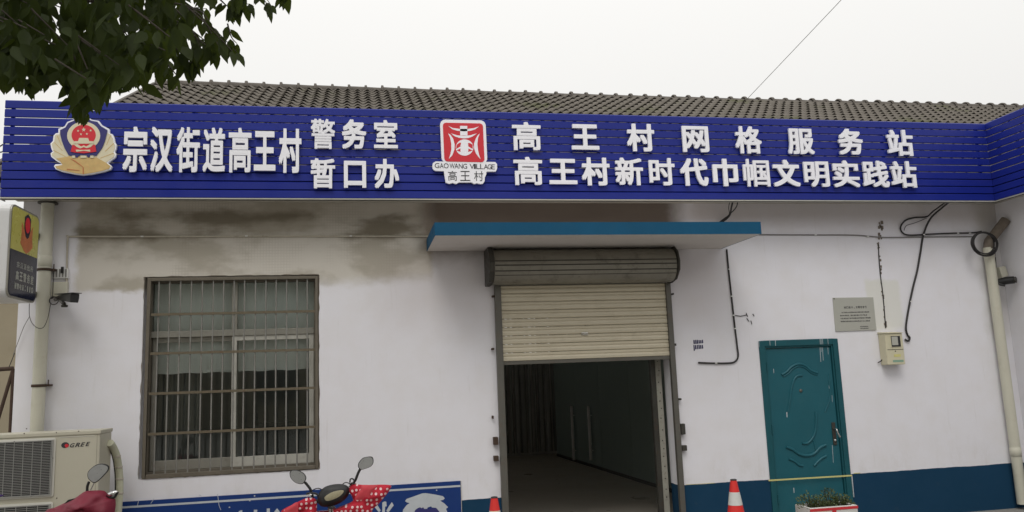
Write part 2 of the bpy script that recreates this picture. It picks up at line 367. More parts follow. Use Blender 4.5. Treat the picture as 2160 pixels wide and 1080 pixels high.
def leaf_mat():
    n = NT('tree_leaf'); c = n.mix(n.noise(9, 2), (.006,.011,.003), (.028,.040,.009)); n.out(c, .55, 0, .12)
    n.p.inputs['Transmission Weight'].default_value = 0
    t = n.t; tr = t.nodes.new('ShaderNodeBsdfTranslucent'); tr.inputs[0].default_value = (.11,.15,.018,1)
    ms = t.nodes.new('ShaderNodeMixShader'); ms.inputs[0].default_value = .28
    o = [x for x in t.nodes if x.type == 'OUTPUT_MATERIAL'][0]
    t.links.new(n.p.outputs[0], ms.inputs[1]); t.links.new(tr.outputs[0], ms.inputs[2]); t.links.new(ms.outputs[0], o.inputs[0])
    return n.m
M['leaf'] = leaf_mat()
def dots_mat():
    n = NT('polka_dot_cloth')
    v = n.t.nodes.new('ShaderNodeTexVoronoi'); v.voronoi_dimensions = '2D'; v.inputs['Scale'].default_value = 27; v.inputs['Randomness'].default_value = .4
    k = n.t.nodes.new('ShaderNodeVectorMath'); k.operation = 'MULTIPLY'; cb = n.t.nodes.new('ShaderNodeCombineXYZ'); n.t.links.new(n.x, cb.inputs[0]); n.t.links.new(n.z, cb.inputs[1]); n.put(k.inputs[0], cb.outputs[0]); k.inputs[1].default_value = (1, 1, 1)
    n.t.links.new(k.outputs[0], v.inputs['Vector'])
    c = n.mix(n.ramp(v.outputs['Distance'], .21, .29, 1, 0), n.mix(n.noise(9), (.42,.012,.03), (.56,.022,.045)), (.85,.62,.62))
    n.bump(n.noise(16, 3), .5, .02); return n.out(c, .7, 0, .3)
M['dots'] = dots_mat()

# ------------------------------------------------------------------ text
_gl = {}
def glyph(ch, off=.02, font_shear=0.0):
    key = (ch, off, font_shear)
    if key not in _gl:
        c = bpy.data.curves.new('glyph', 'FONT'); c.body = ch; c.extrude = .5; c.resolution_u = 3; c.shear = font_shear
        o = bpy.data.objects.new('glyph', c); COL.objects.link(o)
        bpy.context.view_layer.update()
        me = bpy.data.meshes.new_from_object(o.evaluated_get(bpy.context.evaluated_depsgraph_get()))
        vs = [tuple(v.co) for v in me.vertices]; fs = [tuple(p.vertices) for p in me.polygons]
        bpy.data.objects.remove(o); bpy.data.curves.remove(c); bpy.data.meshes.remove(me)
        if off > .008:      # heavier strokes: four copies of the outline pushed apart, each a hair proud of the last
            base = vs; bf = fs; vs = []; fs = []; k = off*1.0; ky = off*.85
            for j, (dx, dy) in enumerate(((-k, -ky), (k*1.03, -ky*.96), (-k*.95, ky*1.02), (k*.98, ky*.95))):
                n0 = len(vs); vs += [(x+dx, y+dy, z+(.012*j if z > 0 else -.0)) for x, y, z in base]; fs += [tuple(i+n0 for i in f) for f in bf]
        xs = [v[0] for v in vs]; ys = [v[1] for v in vs]
        _gl[key] = (vs, fs, min(xs), max(xs), min(ys), max(ys))
    return _gl[key]
def put_glyph(b, ch, x0, x1, z0, z1, y, thick, off=.02, shear=0.0, mi=0):
    """front face at y-thick, back at y, facing -y"""
    vs, fs, a, c, d, e = glyph(ch, off, shear)
    b.add([(x0+(v[0]-a)/(c-a)*(x1-x0), y-thick*(v[2]+.5), z0+(v[1]-d)/(e-d)*(z1-z0)) for v in vs], fs, mi=mi); return b
def put_glyph_x(b, ch, y0, y1, z0, z1, x, thick, off=.02, mi=0):
    """facing +x"""
    vs, fs, a, c, d, e = glyph(ch, off)
    b.add([(x+thick*(v[2]+.5), y0+(v[0]-a)/(c-a)*(y1-y0), z0+(v[1]-d)/(e-d)*(z1-z0)) for v in vs], fs, mi=mi); return b
def pxpoly(pts, Y, x0=0, y0=0, k=1.0): return [(p.x, p.z) for p in (at(x0+x/k, y0+y/k, Y) for x, y in pts)]

# ------------------------------------------------------------------ ground
g = B(); g.add([(-300,-300,0),(300,-300,0),(300,300,0),(-300,300,0)], [(0,1,2,3)])
g.build('ground', M['ground'], kind='structure')

# ------------------------------------------------------------------ main building
bld = empty('office_building', (2.2, 0, 0), 'long single-storey white village office with grey tiled roof and dark blue base band', 'building')
XL, XR, EZ, EY = -3.08, 14.0, 3.46, -.35
win = (at(305,583).x, at(672,583).x, at(480,1000).z, at(480,582).z)
shx0, shx1 = 1.40, 3.235
door = (4.24, 5.18, 0.0, 1.94)
holes = [(win[0], win[1], win[2], win[3]), (shx0, shx1, 0, 2.70), door]
def holed_wall(b, x0, x1, z0, z1, y0, y1, holes, sub=0):
    xs = sorted({x0, x1}|{h[0] for h in holes}|{h[1] for h in holes}); zs = sorted({z0, z1}|{h[2] for h in holes}|{h[3] for h in holes})
    def inh(i, j):
        if i < 0 or j < 0 or i >= len(xs)-1 or j >= len(zs)-1: return None
        cx = (xs[i]+xs[i+1])/2; cz = (zs[j]+zs[j+1])/2
        return any(h[0] < cx < h[1] and h[2] < cz < h[3] for h in holes)
    for i in range(len(xs)-1):
        for j in range(len(zs)-1):
            a, c, d, e = xs[i], xs[i+1], zs[j], zs[j+1]
            if inh(i, j): continue
            b.add([(a,y0,d),(c,y0,d),(c,y0,e),(a,y0,e)], [(0,1,2,3)]); b.add([(a,y1,d),(c,y1,d),(c,y1,e),(a,y1,e)], [(3,2,1,0)])
            for di, dj, q in ((-1,0,((a,d),(a,e))),(1,0,((c,e),(c,d))),(0,-1,((c,d),(a,d))),(0,1,((a,e),(c,e)))):
                if inh(i+di, j+dj) is not False: (p, q2) = q; b.add([(p[0],y0,p[1]),(q2[0],y0,q2[1]),(q2[0],y1,q2[1]),(p[0],y1,p[1])], [(0,1,2,3)])
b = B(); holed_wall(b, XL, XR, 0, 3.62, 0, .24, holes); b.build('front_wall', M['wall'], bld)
# gable and rear walls
RY, RZ = 6.085, 6.78
b = B(); b.prismx([(.243,0),(12.1,0),(12.1,3.5),(RY,RZ-.12),(.243,3.62)], XL, XL+.24); b.build('gable_wall', M['wall2'], bld)
b = B(); b.prismx([(.243,0),(12.1,0),(12.1,3.5),(RY,RZ-.12),(.243,3.62)], XR-.24, XR); b.build('gable_wall', M['wall2'], bld)
b = B(); holed_wall(b, XL+.243, XR-.243, 0, 3.5, 11.86, 12.1, [(1.3, 4.8, .5, 3.3), (-2.7, .7, .9, 3.3)]); b.build('rear_wall', M['wall2'], bld)  # unseen rear openings, added to let sky light into hall and office
# soffit slab
b = B(); b.box((XL-.05, EY+.03, EZ), (7.09, -.003, EZ+.10)); b.build('soffit', M['soffit'], bld)
# interior
b = B(); b.box((XL+.243, .243, .0), (XR-.243, 11.85, .03)); b.build('interior_floor', M['infl'], bld)
b = B(); b.box((XL+.243, .243, 3.35), (XR-.243, 11.85, 3.40)); b.build('interior_ceiling', M['inw'], bld)
b = B(); b.box((1.05, .243, .03), (1.17, 6.0, 3.35)); b.box((XL+.243, 5.0, .03), (1.047, 5.1, 2.2)); b.box((1.172, 8.9, .03), (4.897, 9.0, 2.10)); b.box((4.9, .243, .03), (5.0, 8.89, 3.35))  # rear partitions kept low so light from the added openings passes over
b.build('partition_wall', M['inw'], bld)
b = B()
for i in range(22):
    x = 1.3+i*.13; b.tube([(x, 8.75+.04*math.sin(i*2.1), .1), (x, 8.75, 2.9)], .05+.02*math.sin(i*1.7), 8)
b.build('hall_curtain', M['curtd'], bld)

# ---- roof
roof = empty('roof', (2, 0, 3.5), None, None); roof.parent = bld; roof.location = (2-2.2, 0, 3.5)
SL = math.atan2(6.902-3.56, 6.085+.35); ca, sa = math.cos(SL), math.sin(SL); RL = -3.40
def roofp(s, h=0): return (EY+s*ca-h*sa, 3.545+s*sa+h*ca)
full = (6.085-EY)/ca
b = B()
for sgn in (1, -1):
    p0 = roofp(0, -.06); p1 = roofp(full, -.06); p2 = roofp(full, 0.0); p3 = roofp(0, 0.0)
    q = [p0, p1, p2, p3] if sgn == 1 else [(2*RY-y, z) for y, z in (p0, p1, p2, p3)]
    b.prismx(q, RL+.02, XR+.3)
b.build('roof_deck', M['soffit'], roof)
def tile_geo(w=.335, l=.345, amp=.022, n=14):
    vs = []; fs = []
    for j, (s, lift, th, am) in enumerate(((0, .018, .012, .052), (l, .002, .012, .026))):
        for i in range(n+1):
            x = (i/n)*w; h = am*(.5-.5*math.cos(4*math.pi*i/n+.6))**1.3+lift
            vs.append((x, s, h+th)); vs.append((x, s, h))
    k = 2*(n+1)
    for i in range(n):
        fs.append((2*i, 2*i+2, k+2*i+2, k+2*i)); fs.append((2*i+1, 2*i+3, 2*i+2, 2*i))
    return vs, fs
TW, TE = .335, .300
tv, tf = tile_geo()
rotx = Matrix.Rotation(SL, 4, 'X')
tile_me = bpy.data.meshes.new('roof_tile'); tile_me.from_pydata(tv, [], tf); tile_me.materials.append(M['tile']); tile_me.update()
for i, p in enumerate(tile_me.polygons): p.use_smooth = (i % 2 == 0)
ncol = int((12.9-RL)/TW)+1; ncol_all = int((XR+.3-RL)/TW)
rows = int(full/TE); top_off = full-rows*TE-.04
rest = B(); cnt = 0
rinv = Vector((2, 0, 3.5))
for r in range(rows):
    near_ridge = rows-1-r
    for c in range(ncol_all):
        x = RL+c*TW; s = top_off+r*TE; y, z = roofp(s)
        jit = random.uniform(-.004, .004); yaw = random.uniform(-.012, .012)
        m = Matrix.Translation((x+jit, y, z+random.uniform(0, .004))) @ rotx @ Matrix.Rotation(yaw, 4, 'Z')
        if near_ridge < 6 and c < ncol and cnt < 300:
            o = bpy.data.objects.new('roof_tile', tile_me); COL.objects.link(o); o.parent = roof
            o.matrix_local = Matrix.Translation(-rinv) @ m; cnt += 1
        else:
            rest.add([m @ Vector(v) for v in tv], tf, True)
for r in range(0, rows, 1):     # rear slope
    for c in range(ncol_all):
        s = top_off+r*TE; y, z = roofp(s)
        m = Matrix.Translation((RL+c*TW+TW, 2*RY-y, z)) @ Matrix.Rotation(math.pi, 4, 'Z') @ rotx
        rest.add([m @ Vector(v) for v in tv], tf, True)
rest.build('tile_field', M['tile'], roof, kind='stuff')
# ridge tiles
rb = B(); prof = [(.112,0),(.132,.004),(.132,.04),(.100,.05),(.094,.30)]; n = 10; vs = []; fs = []
for rr, h in prof:
    for k in range(n+1):
        t = math.pi*k/n-.12+(.24*k/n); vs.append((h, -rr*math.cos(t)*1.15, rr*math.sin(t)*.95))
for i in range(len(prof)-1):
    for k in range(n): fs.append((i*(n+1)+k, i*(n+1)+k+1, (i+1)*(n+1)+k+1, (i+1)*(n+1)+k))
rme = bpy.data.meshes.new('ridge_tile'); rme.from_pydata(vs, [], fs); rme.materials.append(M['ridge']); rme.update()
for p in rme.polygons: p.use_smooth = True
for i in range(int((XR+.3-RL)/.295)):
    o = bpy.data.objects.new('ridge_tile', rme); COL.objects.link(o); o.parent = roof
    o.location = Vector((RL+i*.295, RY, 6.885+random.uniform(-.004, .006)-.03*math.sin(i/55*math.pi)))-rinv
    o.rotation_euler = (0, random.uniform(-.01, .01), random.uniform(-.012, .012))
b = B(); b.box((RL, RY-.10, 6.80), (XR+.3, RY+.10, 6.875)); b.build('ridge_mortar', M['mortar'], roof)
b = B()
for sgn in (1, -1):
    q = [roofp(-.02, -.10), roofp(full, -.10), roofp(full, .05), roofp(-.02, .05)]
    if sgn < 0: q = [(2*RY-y, z) for y, z in q]
    b.prismx(q, RL-.05, RL-.003)
b.build('verge_board', M['ridge'], roof)

# ---- canopy over the shutter door
cx0, cx1, cy, cz = .689, 3.895, -.90, 2.955
cf = at(1250, 469.5, cy).z
b = B(); b.box((cx0, cy, cz), (cx1, -.003, cf)); can = b.build('canopy', [M['canopyw']], bld, bev=.006, label='flat concrete canopy slab with teal blue edges over the shutter doorway')
b = B(); e = .004
jz = [cf+.004+random.uniform(-.002,.002) for _ in range(60)]
b.box((cx0-e, cy-e, cz+.0), (cx1+e, cy-.0005, cf+e)); b.box((cx0-e, cy, cz), (cx0-.0005, -.004, cf+e)); b.box((cx1+.0005, cy, cz), (cx1+e, -.004, cf+e))
b.build('painted_edge', M['canopyb'], can)

# ---- window with its frames
wn = empty('window', (0,0,0), None, None); wn.parent = bld; wn.location = (-1.2-2.2, 0, .9)
wn['label'] = 'four-light aluminium window with half-drawn white blind behind a security grille'
def wpx(x, y, Y): p = at(x, y, Y); return p.x, p.z
WY = .13
x0, x1, z0, z1 = win
b = B(); t = .05
b.box((x0, WY-.03, z0), (x0+t, WY+.05, z1)); b.box((x1-t, WY-.03, z0), (x1, WY+.05, z1)); b.box((x0+t, WY-.03, z0), (x1-t, WY+.05, z0+t)); b.box((x0+t, WY-.03, z1-t), (x1-t, WY+.05, z1))
b.build('frame', M['olive'], wn, bev=.003)
mxp = wpx(494, 800, WY)[0]; tz = wpx(494, 702, WY)[1]
b = B(); b.box((mxp-.025, WY-.028, tz+.03), (mxp+.025, WY+.04, z1-t-.001)); b.build('mullion', M['alu'], wn, bev=.003)
b = B(); b.box((x0+t+.001, WY-.028, tz-.03), (x1-t-.001, WY+.045, tz+.03)); b.build('transom', M['alu'], wn, bev=.003)
def sash(xa, xb, za, zb, yy, m, w=.045, wb=.09):
    q = B(); q.box((xa, yy, za), (xa+w, yy+.03, zb)); q.box((xb-w, yy, za), (xb, yy+.03, zb)); q.box((xa+w, yy, za), (xb-w, yy+.03, za+wb)); q.box((xa+w, yy, zb-w), (xb-w, yy+.03, zb))
    s_ = q.build('sash', m, wn, bev=.003)
    q = B(); q.box((xa+w, yy+.011, za+wb), (xb-w, yy+.016, zb-w)); q.build('pane', M['glass'], s_)
sash(x0+t+.004, mxp+.03, z0+t+.003, tz-.033, WY+.018, M['alu'])
sash(mxp-.022, x1-t-.004, z0+t+.003, tz-.033, WY-.016, M['aluw'])
for xa, xb in ((x0+t, mxp-.025), (mxp+.025, x1-t)):
    q = B(); q.box((xa+.001, WY+.008, tz+.03), (xb-.001, WY+.013, z1-t)); q.build('pane', M['glass'], wn)
b = B(); bzl = wpx(325, 790, .22)[1]
N = 90; vs = []; fs = []
for i in range(N+1):
    x = x0+.012+(x1-x0-.024)*i/N; dy = .010*math.sin(i*.33)+.012*math.sin(i*.14+1)
    vs += [(x, .22+dy*1.6, bzl+.004*math.sin(i*.4)), (x, .22+dy*.5, z1+.05)]
for i in range(N): fs.append((2*i, 2*i+2, 2*i+3, 2*i+1))
b.add(vs, fs, True); b.build('blind', M['curt'], wn)
b = B(); vs = []; fs = []
for i in range(41):
    x = x0+.02+.42*i/40; dy = .03*math.sin(i*1.1); vs += [(x, .42+dy, z0-.1), (x, .42+dy*.6, z1-.1)]
for i in range(40): fs.append((2*i, 2*i+2, 2*i+3, 2*i+1))
b.add(vs, fs, True); b.build('curtain', M['curts'], wn, label='dark grey side curtain hanging in the left half')
# ragged edge of plaster and old paint round the opening
b = B()
def ragged(p, q, nrm, wmin, wmax, seed, yy=-.0015):
    rnd = random.Random(seed); n = 40; vs = []; fs = []
    for i in range(n+1):
        t_ = i/n; x = p[0]+(q[0]-p[0])*t_; z = p[1]+(q[1]-p[1])*t_; w = wmin+(wmax-wmin)*rnd.random()**2
        vs += [(x, yy, z), (x+nrm[0]*w, yy-.0005, z+nrm[1]*w)]
    for i in range(n): fs.append((2*i, 2*i+1, 2*i+3, 2*i+2))
    b.add(vs, fs)
ragged((x0,z0),(x0,z1),(-1,0),.001,.009,1); ragged((x1,z0),(x1,z1),(1,0),.001,.010,2); ragged((x0,z0),(x1,z0),(0,-1),.001,.009,3); ragged((x0,z1),(x1,z1),(0,1),.001,.010,4)
b.build('plaster_edge', M['mortar'], wn)

# ---- security grille
gr = empty('security_grille', (0,0,0), None, None); gr.parent = bld; gr.location = (-1.2-2.2, 0, .9)
gr['label'] = 'burglar grille of thin upright bars and five flat rails across the window'
GY = .012
gx0, gx1 = at(313, 800, GY).x-.03, at(670, 800, GY).x+.005; gz0, gz1 = at(480, 995, GY).z-.02, at(480, 586, GY).z+.005
b = B(); b.box((gx0, GY-.02, gz0), (gx0+.032, GY+.02, gz1)); b.box((gx1-.025, GY-.02, gz0), (gx1, GY+.02, gz1)); b.box((gx0+.032, GY-.02, gz1-.028), (gx1-.025, GY+.02, gz1)); b.box((gx0+.032, GY-.02, gz0), (gx1-.025, GY+.02, gz0+.035))
b.build('grille_frame', M['olive'], gr, bev=.003)
for i, x in enumerate((335.4,358,381,404,427,450,472,494,516,539,561,582.5,604.7,626.6,648)):
    X = at(x, 600, GY).x; b = B(); b.tube([(X+.002*math.sin(i*2), GY+.004, gz0+.035), (X, GY+.004, gz1-.028)], .0074, 8); b.build('grille_bar', M['grille'], gr)
for (ya, yb) in ((664,656.5),(746,737.5),(830.5,818),(915.5,900)):
    za = at(322, ya, GY).z; zb = at(665, yb, GY).z
    b = B(); b.bar((gx0+.04, GY-.010, za), (gx1-.03, GY-.010, zb), .008, .024); b.build('grille_rail', M['grail'], gr)

# ---- roller shutter
rs = empty('roller_shutter', (0,0,0), None, None); rs.parent = bld; rs.location = (2.3-2.2, 0, 0)
rs['label'] = 'cream metal roller shutter, rolled halfway up under its dark brown hood'
b = B(); prof = []
for k in range(15):
    t = R(-100+k*195/14); prof.append((-.175-.155*math.cos(t)*1.0 if False else -.17-.16*math.cos(t), 2.765+.165*math.sin(t)))
prof = [(-.004, 2.60), (-.10, 2.585)] + [(-.17-.165*math.sin(R(a)), 2.76-.172*math.cos(R(a))) for a in range(12, 175, 12)] + [(-.10, 2.948), (-.004, 2.948)]
b.prismx(prof, 1.325, 3.235)
b.build('hood', M['hood'], rs)
for k, (yy, zz) in enumerate(((-.333,2.80),(-.338,2.755),(-.325,2.70),(-.30,2.66),(-.262,2.628))):
    b = B(); b.tube([(1.33, yy, zz), (3.23, yy, zz)], .0055, 6); b.build('hood_rib', M['metal_d'], rs)
for X, X2 in ((1.27, 1.32), (3.24, 3.262)):
    b = B(); b.prismx([(-.004,2.58),(-.12,2.575),(-.25,2.60),(-.35,2.69),(-.362,2.78),(-.33,2.88),(-.25,2.948),(-.004,2.95)], X, X2); b.build('end_plate', M['metal_d'], rs, bev=.006)
b = B(); b.box((1.30, -.20, 2.60), (1.36, -.02, 2.90)); b.build('motor_box', M['metal_d'], rs, bev=.008)
ztop, zbot, ns_ = 2.59, at(1230, 757, -.02).z, 9
ph = (ztop-zbot)/ns_
slat_v = []; pr = [(0,0),(-.010,.006),(-.013,.030),(-.010,.046),(-.002,.050),(-.002,.053),(-.009,.057),(-.010,.074),(-.004,ph-.006),(0,ph-.003)]
for i in range(ns_):
    z = zbot+i*ph; b = B(); b.prismx([(-.02+y, z+dz) for y, dz in pr]+[(-.012, z+ph-.003), (-.012, z)], 1.43, 3.205)
    b.build('slat', M['shut'], rs)
b = B(); b.box((1.43, -.036, zbot-.035), (3.205, -.008, zbot-.002)); b.build('bottom_bar', M['rail'], rs, bev=.003)
b = B(); b.box((at(1233,704,-.035).x-.035, -.045, at(1233,704,-.035).z-.014), (at(1233,704,-.035).x+.035, -.033, at(1233,704,-.035).z+.014)); b.build('lock_plate', M['steel'], rs, bev=.004)
for xa, xb in ((1.362, 1.428), (3.207, 3.262)):
    b = B(); b.box((xa, -.055, .0), (xb, -.003, 2.585)); b.build('guide_rail', M['rail'], rs, bev=.004)
for (px, py, w, h) in ((1041,625,.03,.02),(1040,736,.03,.02),(1046,930,.05,.075),(1047,967,.05,.05),(1040,880,.02,.03)):
    p = at(px, py, -.04); b = B(); b.box((p.x-w/2, -.055, p.z-h/2), (p.x+w/2-.003, -.004, p.z+h/2)); b.build('latch', M['rust'], rs, bev=.005)
for (px, py, w, h) in ((1440,905,.05,.11),(1443,945,.055,.055),(1434,842,.03,.02),(1424,727,.02,.025),(1419,620,.02,.02)):
    p = at(px, py, -.04); b = B(); b.box((p.x-w/2+.004, -.055, p.z-h/2), (p.x+w/2, -.004, p.z+h/2)); b.build('latch', M['metal_d'], rs, bev=.005)
# aluminium jamb inside the opening
b = B(); b.box((3.125, .20, .03), (3.19, .26, 2.60)); jm = b.build('door_jamb', M['jamb'], bld, bev=.004, label='pale aluminium jamb with a row of screw holes')
b = B()
for i in range(22): b.lathe([(.0,-.003),(.006,-.003),(.006,.0)], (3.158+.006*math.sin(i*3), .199, .35+i*.10+.02*math.sin(i*5)), (0,1,0), 8)
b.build('screw_holes', M['dark'], jm)
b = B(); b.box((3.07, .19, .03), (3.12, .25, 2.6)); b.build('door_track', M['metal_d'], bld)
# interior glass partition with two pairs of pull handles
ga, gb_ = Vector((4.16, 2.6, .03)), Vector((3.98, 8.4, .03))
gp = empty('glass_partition', (0,0,0), None, None); gp.parent = bld; gp.location = (4.1-2.2, 5, 0); gp['label'] = 'frameless glass doors standing inside the hall with two pairs of long steel handles'
dd = (gb_-ga)
for i in range(4):
    a = ga+dd*(i/4)+dd.normalized()*.006; c_ = ga+dd*((i+1)/4)-dd.normalized()*.006
    b = B(); b.bar((a.x, a.y, 1.25), (c_.x, c_.y, 1.25), .012, 2.4); b.build('pane', M['glassd'], gp)
b = B(); b.bar((ga.x, ga.y, .045), (gb_.x, gb_.y, .045), .04, .07); b.build('bottom_rail', M['metal_d'], gp)
b = B(); b.bar((ga.x, ga.y, 2.50), (gb_.x, gb_.y, 2.50), .04, .08); b.build('top_rail', M['metal_d'], gp)
nl = Vector((-dd.y, dd.x, 0)).normalized()
for (px) in (1217, 1254):
    # where the sight line meets the partition
    best = min((abs(proj(ga+dd*(k/400))[0]-px), k) for k in range(401))[1]; q = ga+dd*(best/400)
    for s_, rad in ((1, .027), (-1, .018)):
        c_ = q+nl*(.055*s_); b = B(); b.tube([(c_.x, c_.y, at(px, 970, q.y).z), (c_.x, c_.y, at(px, 856, q.y).z)], rad, 10)
        for zz in (at(px, 950, q.y).z, at(px, 876, q.y).z): b.tube([(q.x, q.y, zz), (c_.x, c_.y, zz)], .010, 6)
        b.build('pull_handle', M['handle'], gp)

# ---- teal steel door
dr = empty('steel_door', (0,0,0), None, None); dr.parent = bld; dr.location = (4.7-2.2, 0, 0)
dr['label'] = 'teal painted steel security door with embossed curves and white paint drips'
x0, x1, _, z1 = door; fw_ = .062
b = B()
for prof, (pa, pb) in ((None, ((x0, 0), (x0+fw_, z1))), (None, ((x1-fw_, 0), (x1, z1)))):
    b.box((pa[0], -.014, 0.0), (pb[0], .06, pb[1]))
b.box((x0+fw_, -.014, z1-fw_), (x1-fw_, .06, z1)); b.build('door_frame', M['doorf'], dr, bev=.005)
b = B(); i_ = .018
b.box((x0+fw_, .0, 0), (x0+fw_+i_, .06, z1-fw_)); b.box((x1-fw_-i_, .0, 0), (x1-fw_, .06, z1-fw_)); b.box((x0+fw_+i_, .0, z1-fw_-i_), (x1-fw_-i_, .06, z1-fw_)); b.build('frame_rebate', M['doorf'], dr, bev=.003)
b = B(); b.box((x0+fw_+i_+.004, .018, .012), (x1-fw_-i_-.004, .058, z1-fw_-i_-.004)); leaf = b.build('door_leaf', M['door'], dr, bev=.004)
def dpx(pts, Y=.017): return smoothline([at(1580+x/2.842, 700+y/2.842, Y) for x, y in pts], 6)
for pts, r in (([(195,257),(225,240),(255,210),(295,193),(335,203),(370,232),(410,247)], .010), ([(205,268),(235,250),(262,222),(297,206),(335,216),(372,245),(408,258)], .006),
               ([(232,480),(243,420),(252,350),(268,290),(290,265),(318,262)], .008), ([(400,480),(402,540),(396,600),(378,640),(350,668),(318,668)], .009), ([(378,640),(392,670),(398,705)], .006),
               ([(222,690),(260,705),(300,732),(345,742),(390,730),(425,695),(460,678)], .011), ([(238,762),(270,775),(300,798),(322,803)], .009), ([(390,803),(415,775),(440,755),(462,745)], .009),
               ([(455,480),(478,420),(487,350),(478,290),(480,250)], .006)):
    b = B(); b.tube(dpx(pts), r*1.5, 8); b.build('embossed_moulding', M['door'], leaf)
p = at(1580+310/2.842, 700+353/2.842, .017); b = B(); b.lathe([(.0,.012),(.010,.012),(.016,.008),(.019,0)], p, (0,-1,0), 14); b.build('peephole', M['rail'], leaf)
p = at(1580+508/2.842, 700+610/2.842, .017)
b = B(); b.box((p.x-.020, .006, p.z-.12), (p.x+.022, .017, p.z+.12)); hp = b.build('handle_plate', M['metal_d'], leaf, bev=.006)
b = B(); b.tube(smoothline([(p.x, .016, p.z+.05), (p.x, -.04, p.z+.05), (p.x+.006, -.05, p.z+.01), (p.x+.03, -.048, p.z-.035)], 4), .009, 8); b.build('lever', M['steel'], dr)
b = B(); b.lathe([(0,.014),(.012,.014),(.014,0)], (p.x, .006, p.z-.07), (0,-1,0), 12); b.build('lock_cylinder', M['steel'], dr)
b = B()
for zz in (.28, 1.0, 1.66): b.tube([(x0+fw_+.012, -.006, zz-.05), (x0+fw_+.012, -.006, zz+.05)], .008, 8)
b.build('hinge', M['doorf'], dr)
b = B()
for (xa, ya, yb, w) in ((425,38,180,3),(432,40,120,2.2),(440,38,172,2.6),(472,40,135,2.2),(124,48,82,2.5),(157,48,84,3),(58,55,92,3),(147,222,248,3),(226,480,512,5),(478,285,340,3.5),(499,680,785,2.2),(497,380,420,2),(268,935,965,4)):
    Y = -.0155 if ya < 100 else .0172
    segs = [(-.0155, ya, min(yb, 75)), (.0172, 92, yb)] if (ya < 100 and yb > 92) else [(Y, ya, yb)]
    for Y, a_, c_ in segs:
        p = at(1580+xa/2.842, 700+a_/2.842, Y); q = at(1580+(xa+6*(c_-a_)/100)/2.842, 700+c_/2.842, Y); ww = w/2.842*.0058
        b.prism([(p.x-ww/2, p.z), (p.x+ww/2, p.z), (q.x+ww*.35, q.z), (q.x-ww*.35, q.z)], Y-.001, Y)
b.build('paint_drips', M['boardw'], dr, kind='stuff')
p = at(1799,1004); q = at(1806,1048); b = B(); b.prism([(x1+.002, p.z), (x1+.012, p.z), (x1+.010, q.z), (x1+.004, q.z)], -.0165, -.0008); b.build('paint_edge', M['boardw'], dr)

# ------------------------------------------------------------------ wing on the right
wg = empty('wing_building', (7.4, -2.5, 0), 'white side wing coming forward at the right corner with blue slatted fascia above', 'building')
b = B(); b.box((7.40, -5.2, 0), (7.62, -.002, 3.62)); b.build('side_wall', M['wall2'], wg)
b = B(); b.box((7.10, -5.2, EZ), (11.5, -.002, EZ+.10)); b.build('soffit', M['soffit'], wg)
b = B(); b.box((7.623, -5.2, 0), (11.5, -5.0, 3.45)); b.build('end_wall', M['wall2'], wg)
b = B(); b.box((7.12, -5.2, EZ+.11), (11.6, -.40, EZ+.22)); b.build('roof_slab', M['ridge'], wg)

# ------------------------------------------------------------------ fascia sign
fs_ = empty('fascia_sign', (2, -.4, 3.4), 'long deep blue slatted metal fascia with raised white Chinese characters along the eaves', 'sign')
FYf = -.40; SX0 = -3.125; SXc = 7.045
zb_, zt_ = 3.415, 4.312; NSL = 11; pit = (zt_-zb_+.010)/NSL
slat_h = pit-.0078
def slat_prof(z): return [(0,z+.002),(0,z+slat_h-.009),(.008,z+slat_h),(.026,z+slat_h),(.026,z+slat_h-.006),(.010,z+slat_h-.010),(.010,z+.010),(.022,z+.004),(.022,z),(.003,z)]
for i in range(NSL):
    z = zb_+i*pit; tilt = random.uniform(-.0012, .0012)
    b = B(); b.prismx([(FYf+y+tilt, zz) for y, zz in slat_prof(z)], SX0, SXc+.02); b.build('slat', M['slat'], fs_)
    b = B(); pr2 = [(-y-tilt+SXc+.0, zz) for y, zz in slat_prof(z)]
    # the return along the wing, mitred at the corner
    n = len(pr2); src = [(SXc-(-(y)), zz) for y, zz in slat_prof(z)]
    vs = [(SXc+y+.0, FYf-.004-.0, zz) for y, zz in slat_prof(z)]+[(SXc+y, -5.3, zz) for y, zz in slat_prof(z)]
    fsx = [tuple(range(n)), tuple(range(2*n-1, n-1, -1))]+[((j+1) % n, j, j+n, (j+1) % n+n) for j in range(n)]
    b.add(vs, fsx); b.build('slat', M['slat'], fs_)
for X in [at(26, 300, FYf+.05).x]+[SX0+.16+k*1.45 for k in range(1, 7)]+[SXc-.10]:
    b = B(); b.box((X-.014, FYf+.027, zb_), (X+.014, FYf+.052, zt_-.02)); b.build('post', M['slat'], fs_)
for Y in (-1.6, -3.0, -4.6):
    b = B(); b.box((SXc+.027, Y-.014, zb_), (SXc+.052, Y+.014, zt_-.02)); b.build('post', M['slat'], fs_)
b = B(); b.box((SX0, FYf+.028, 3.40), (SXc+.02, FYf+.05, 3.72)); b.box((SXc+.028, -5.2, 3.40), (SXc+.05, FYf+.06, 3.72)); b.build('backing_panel', M['dark'], fs_)
b = B(); b.box((SX0, FYf+.001, zb_-.013), (SXc+.03, EY+.03, zb_-.003)); b.box((SXc+.003, -5.2, zb_-.013), (7.098, FYf-.001, zb_-.003)); b.build('bottom_trim', M['aluw'], fs_)

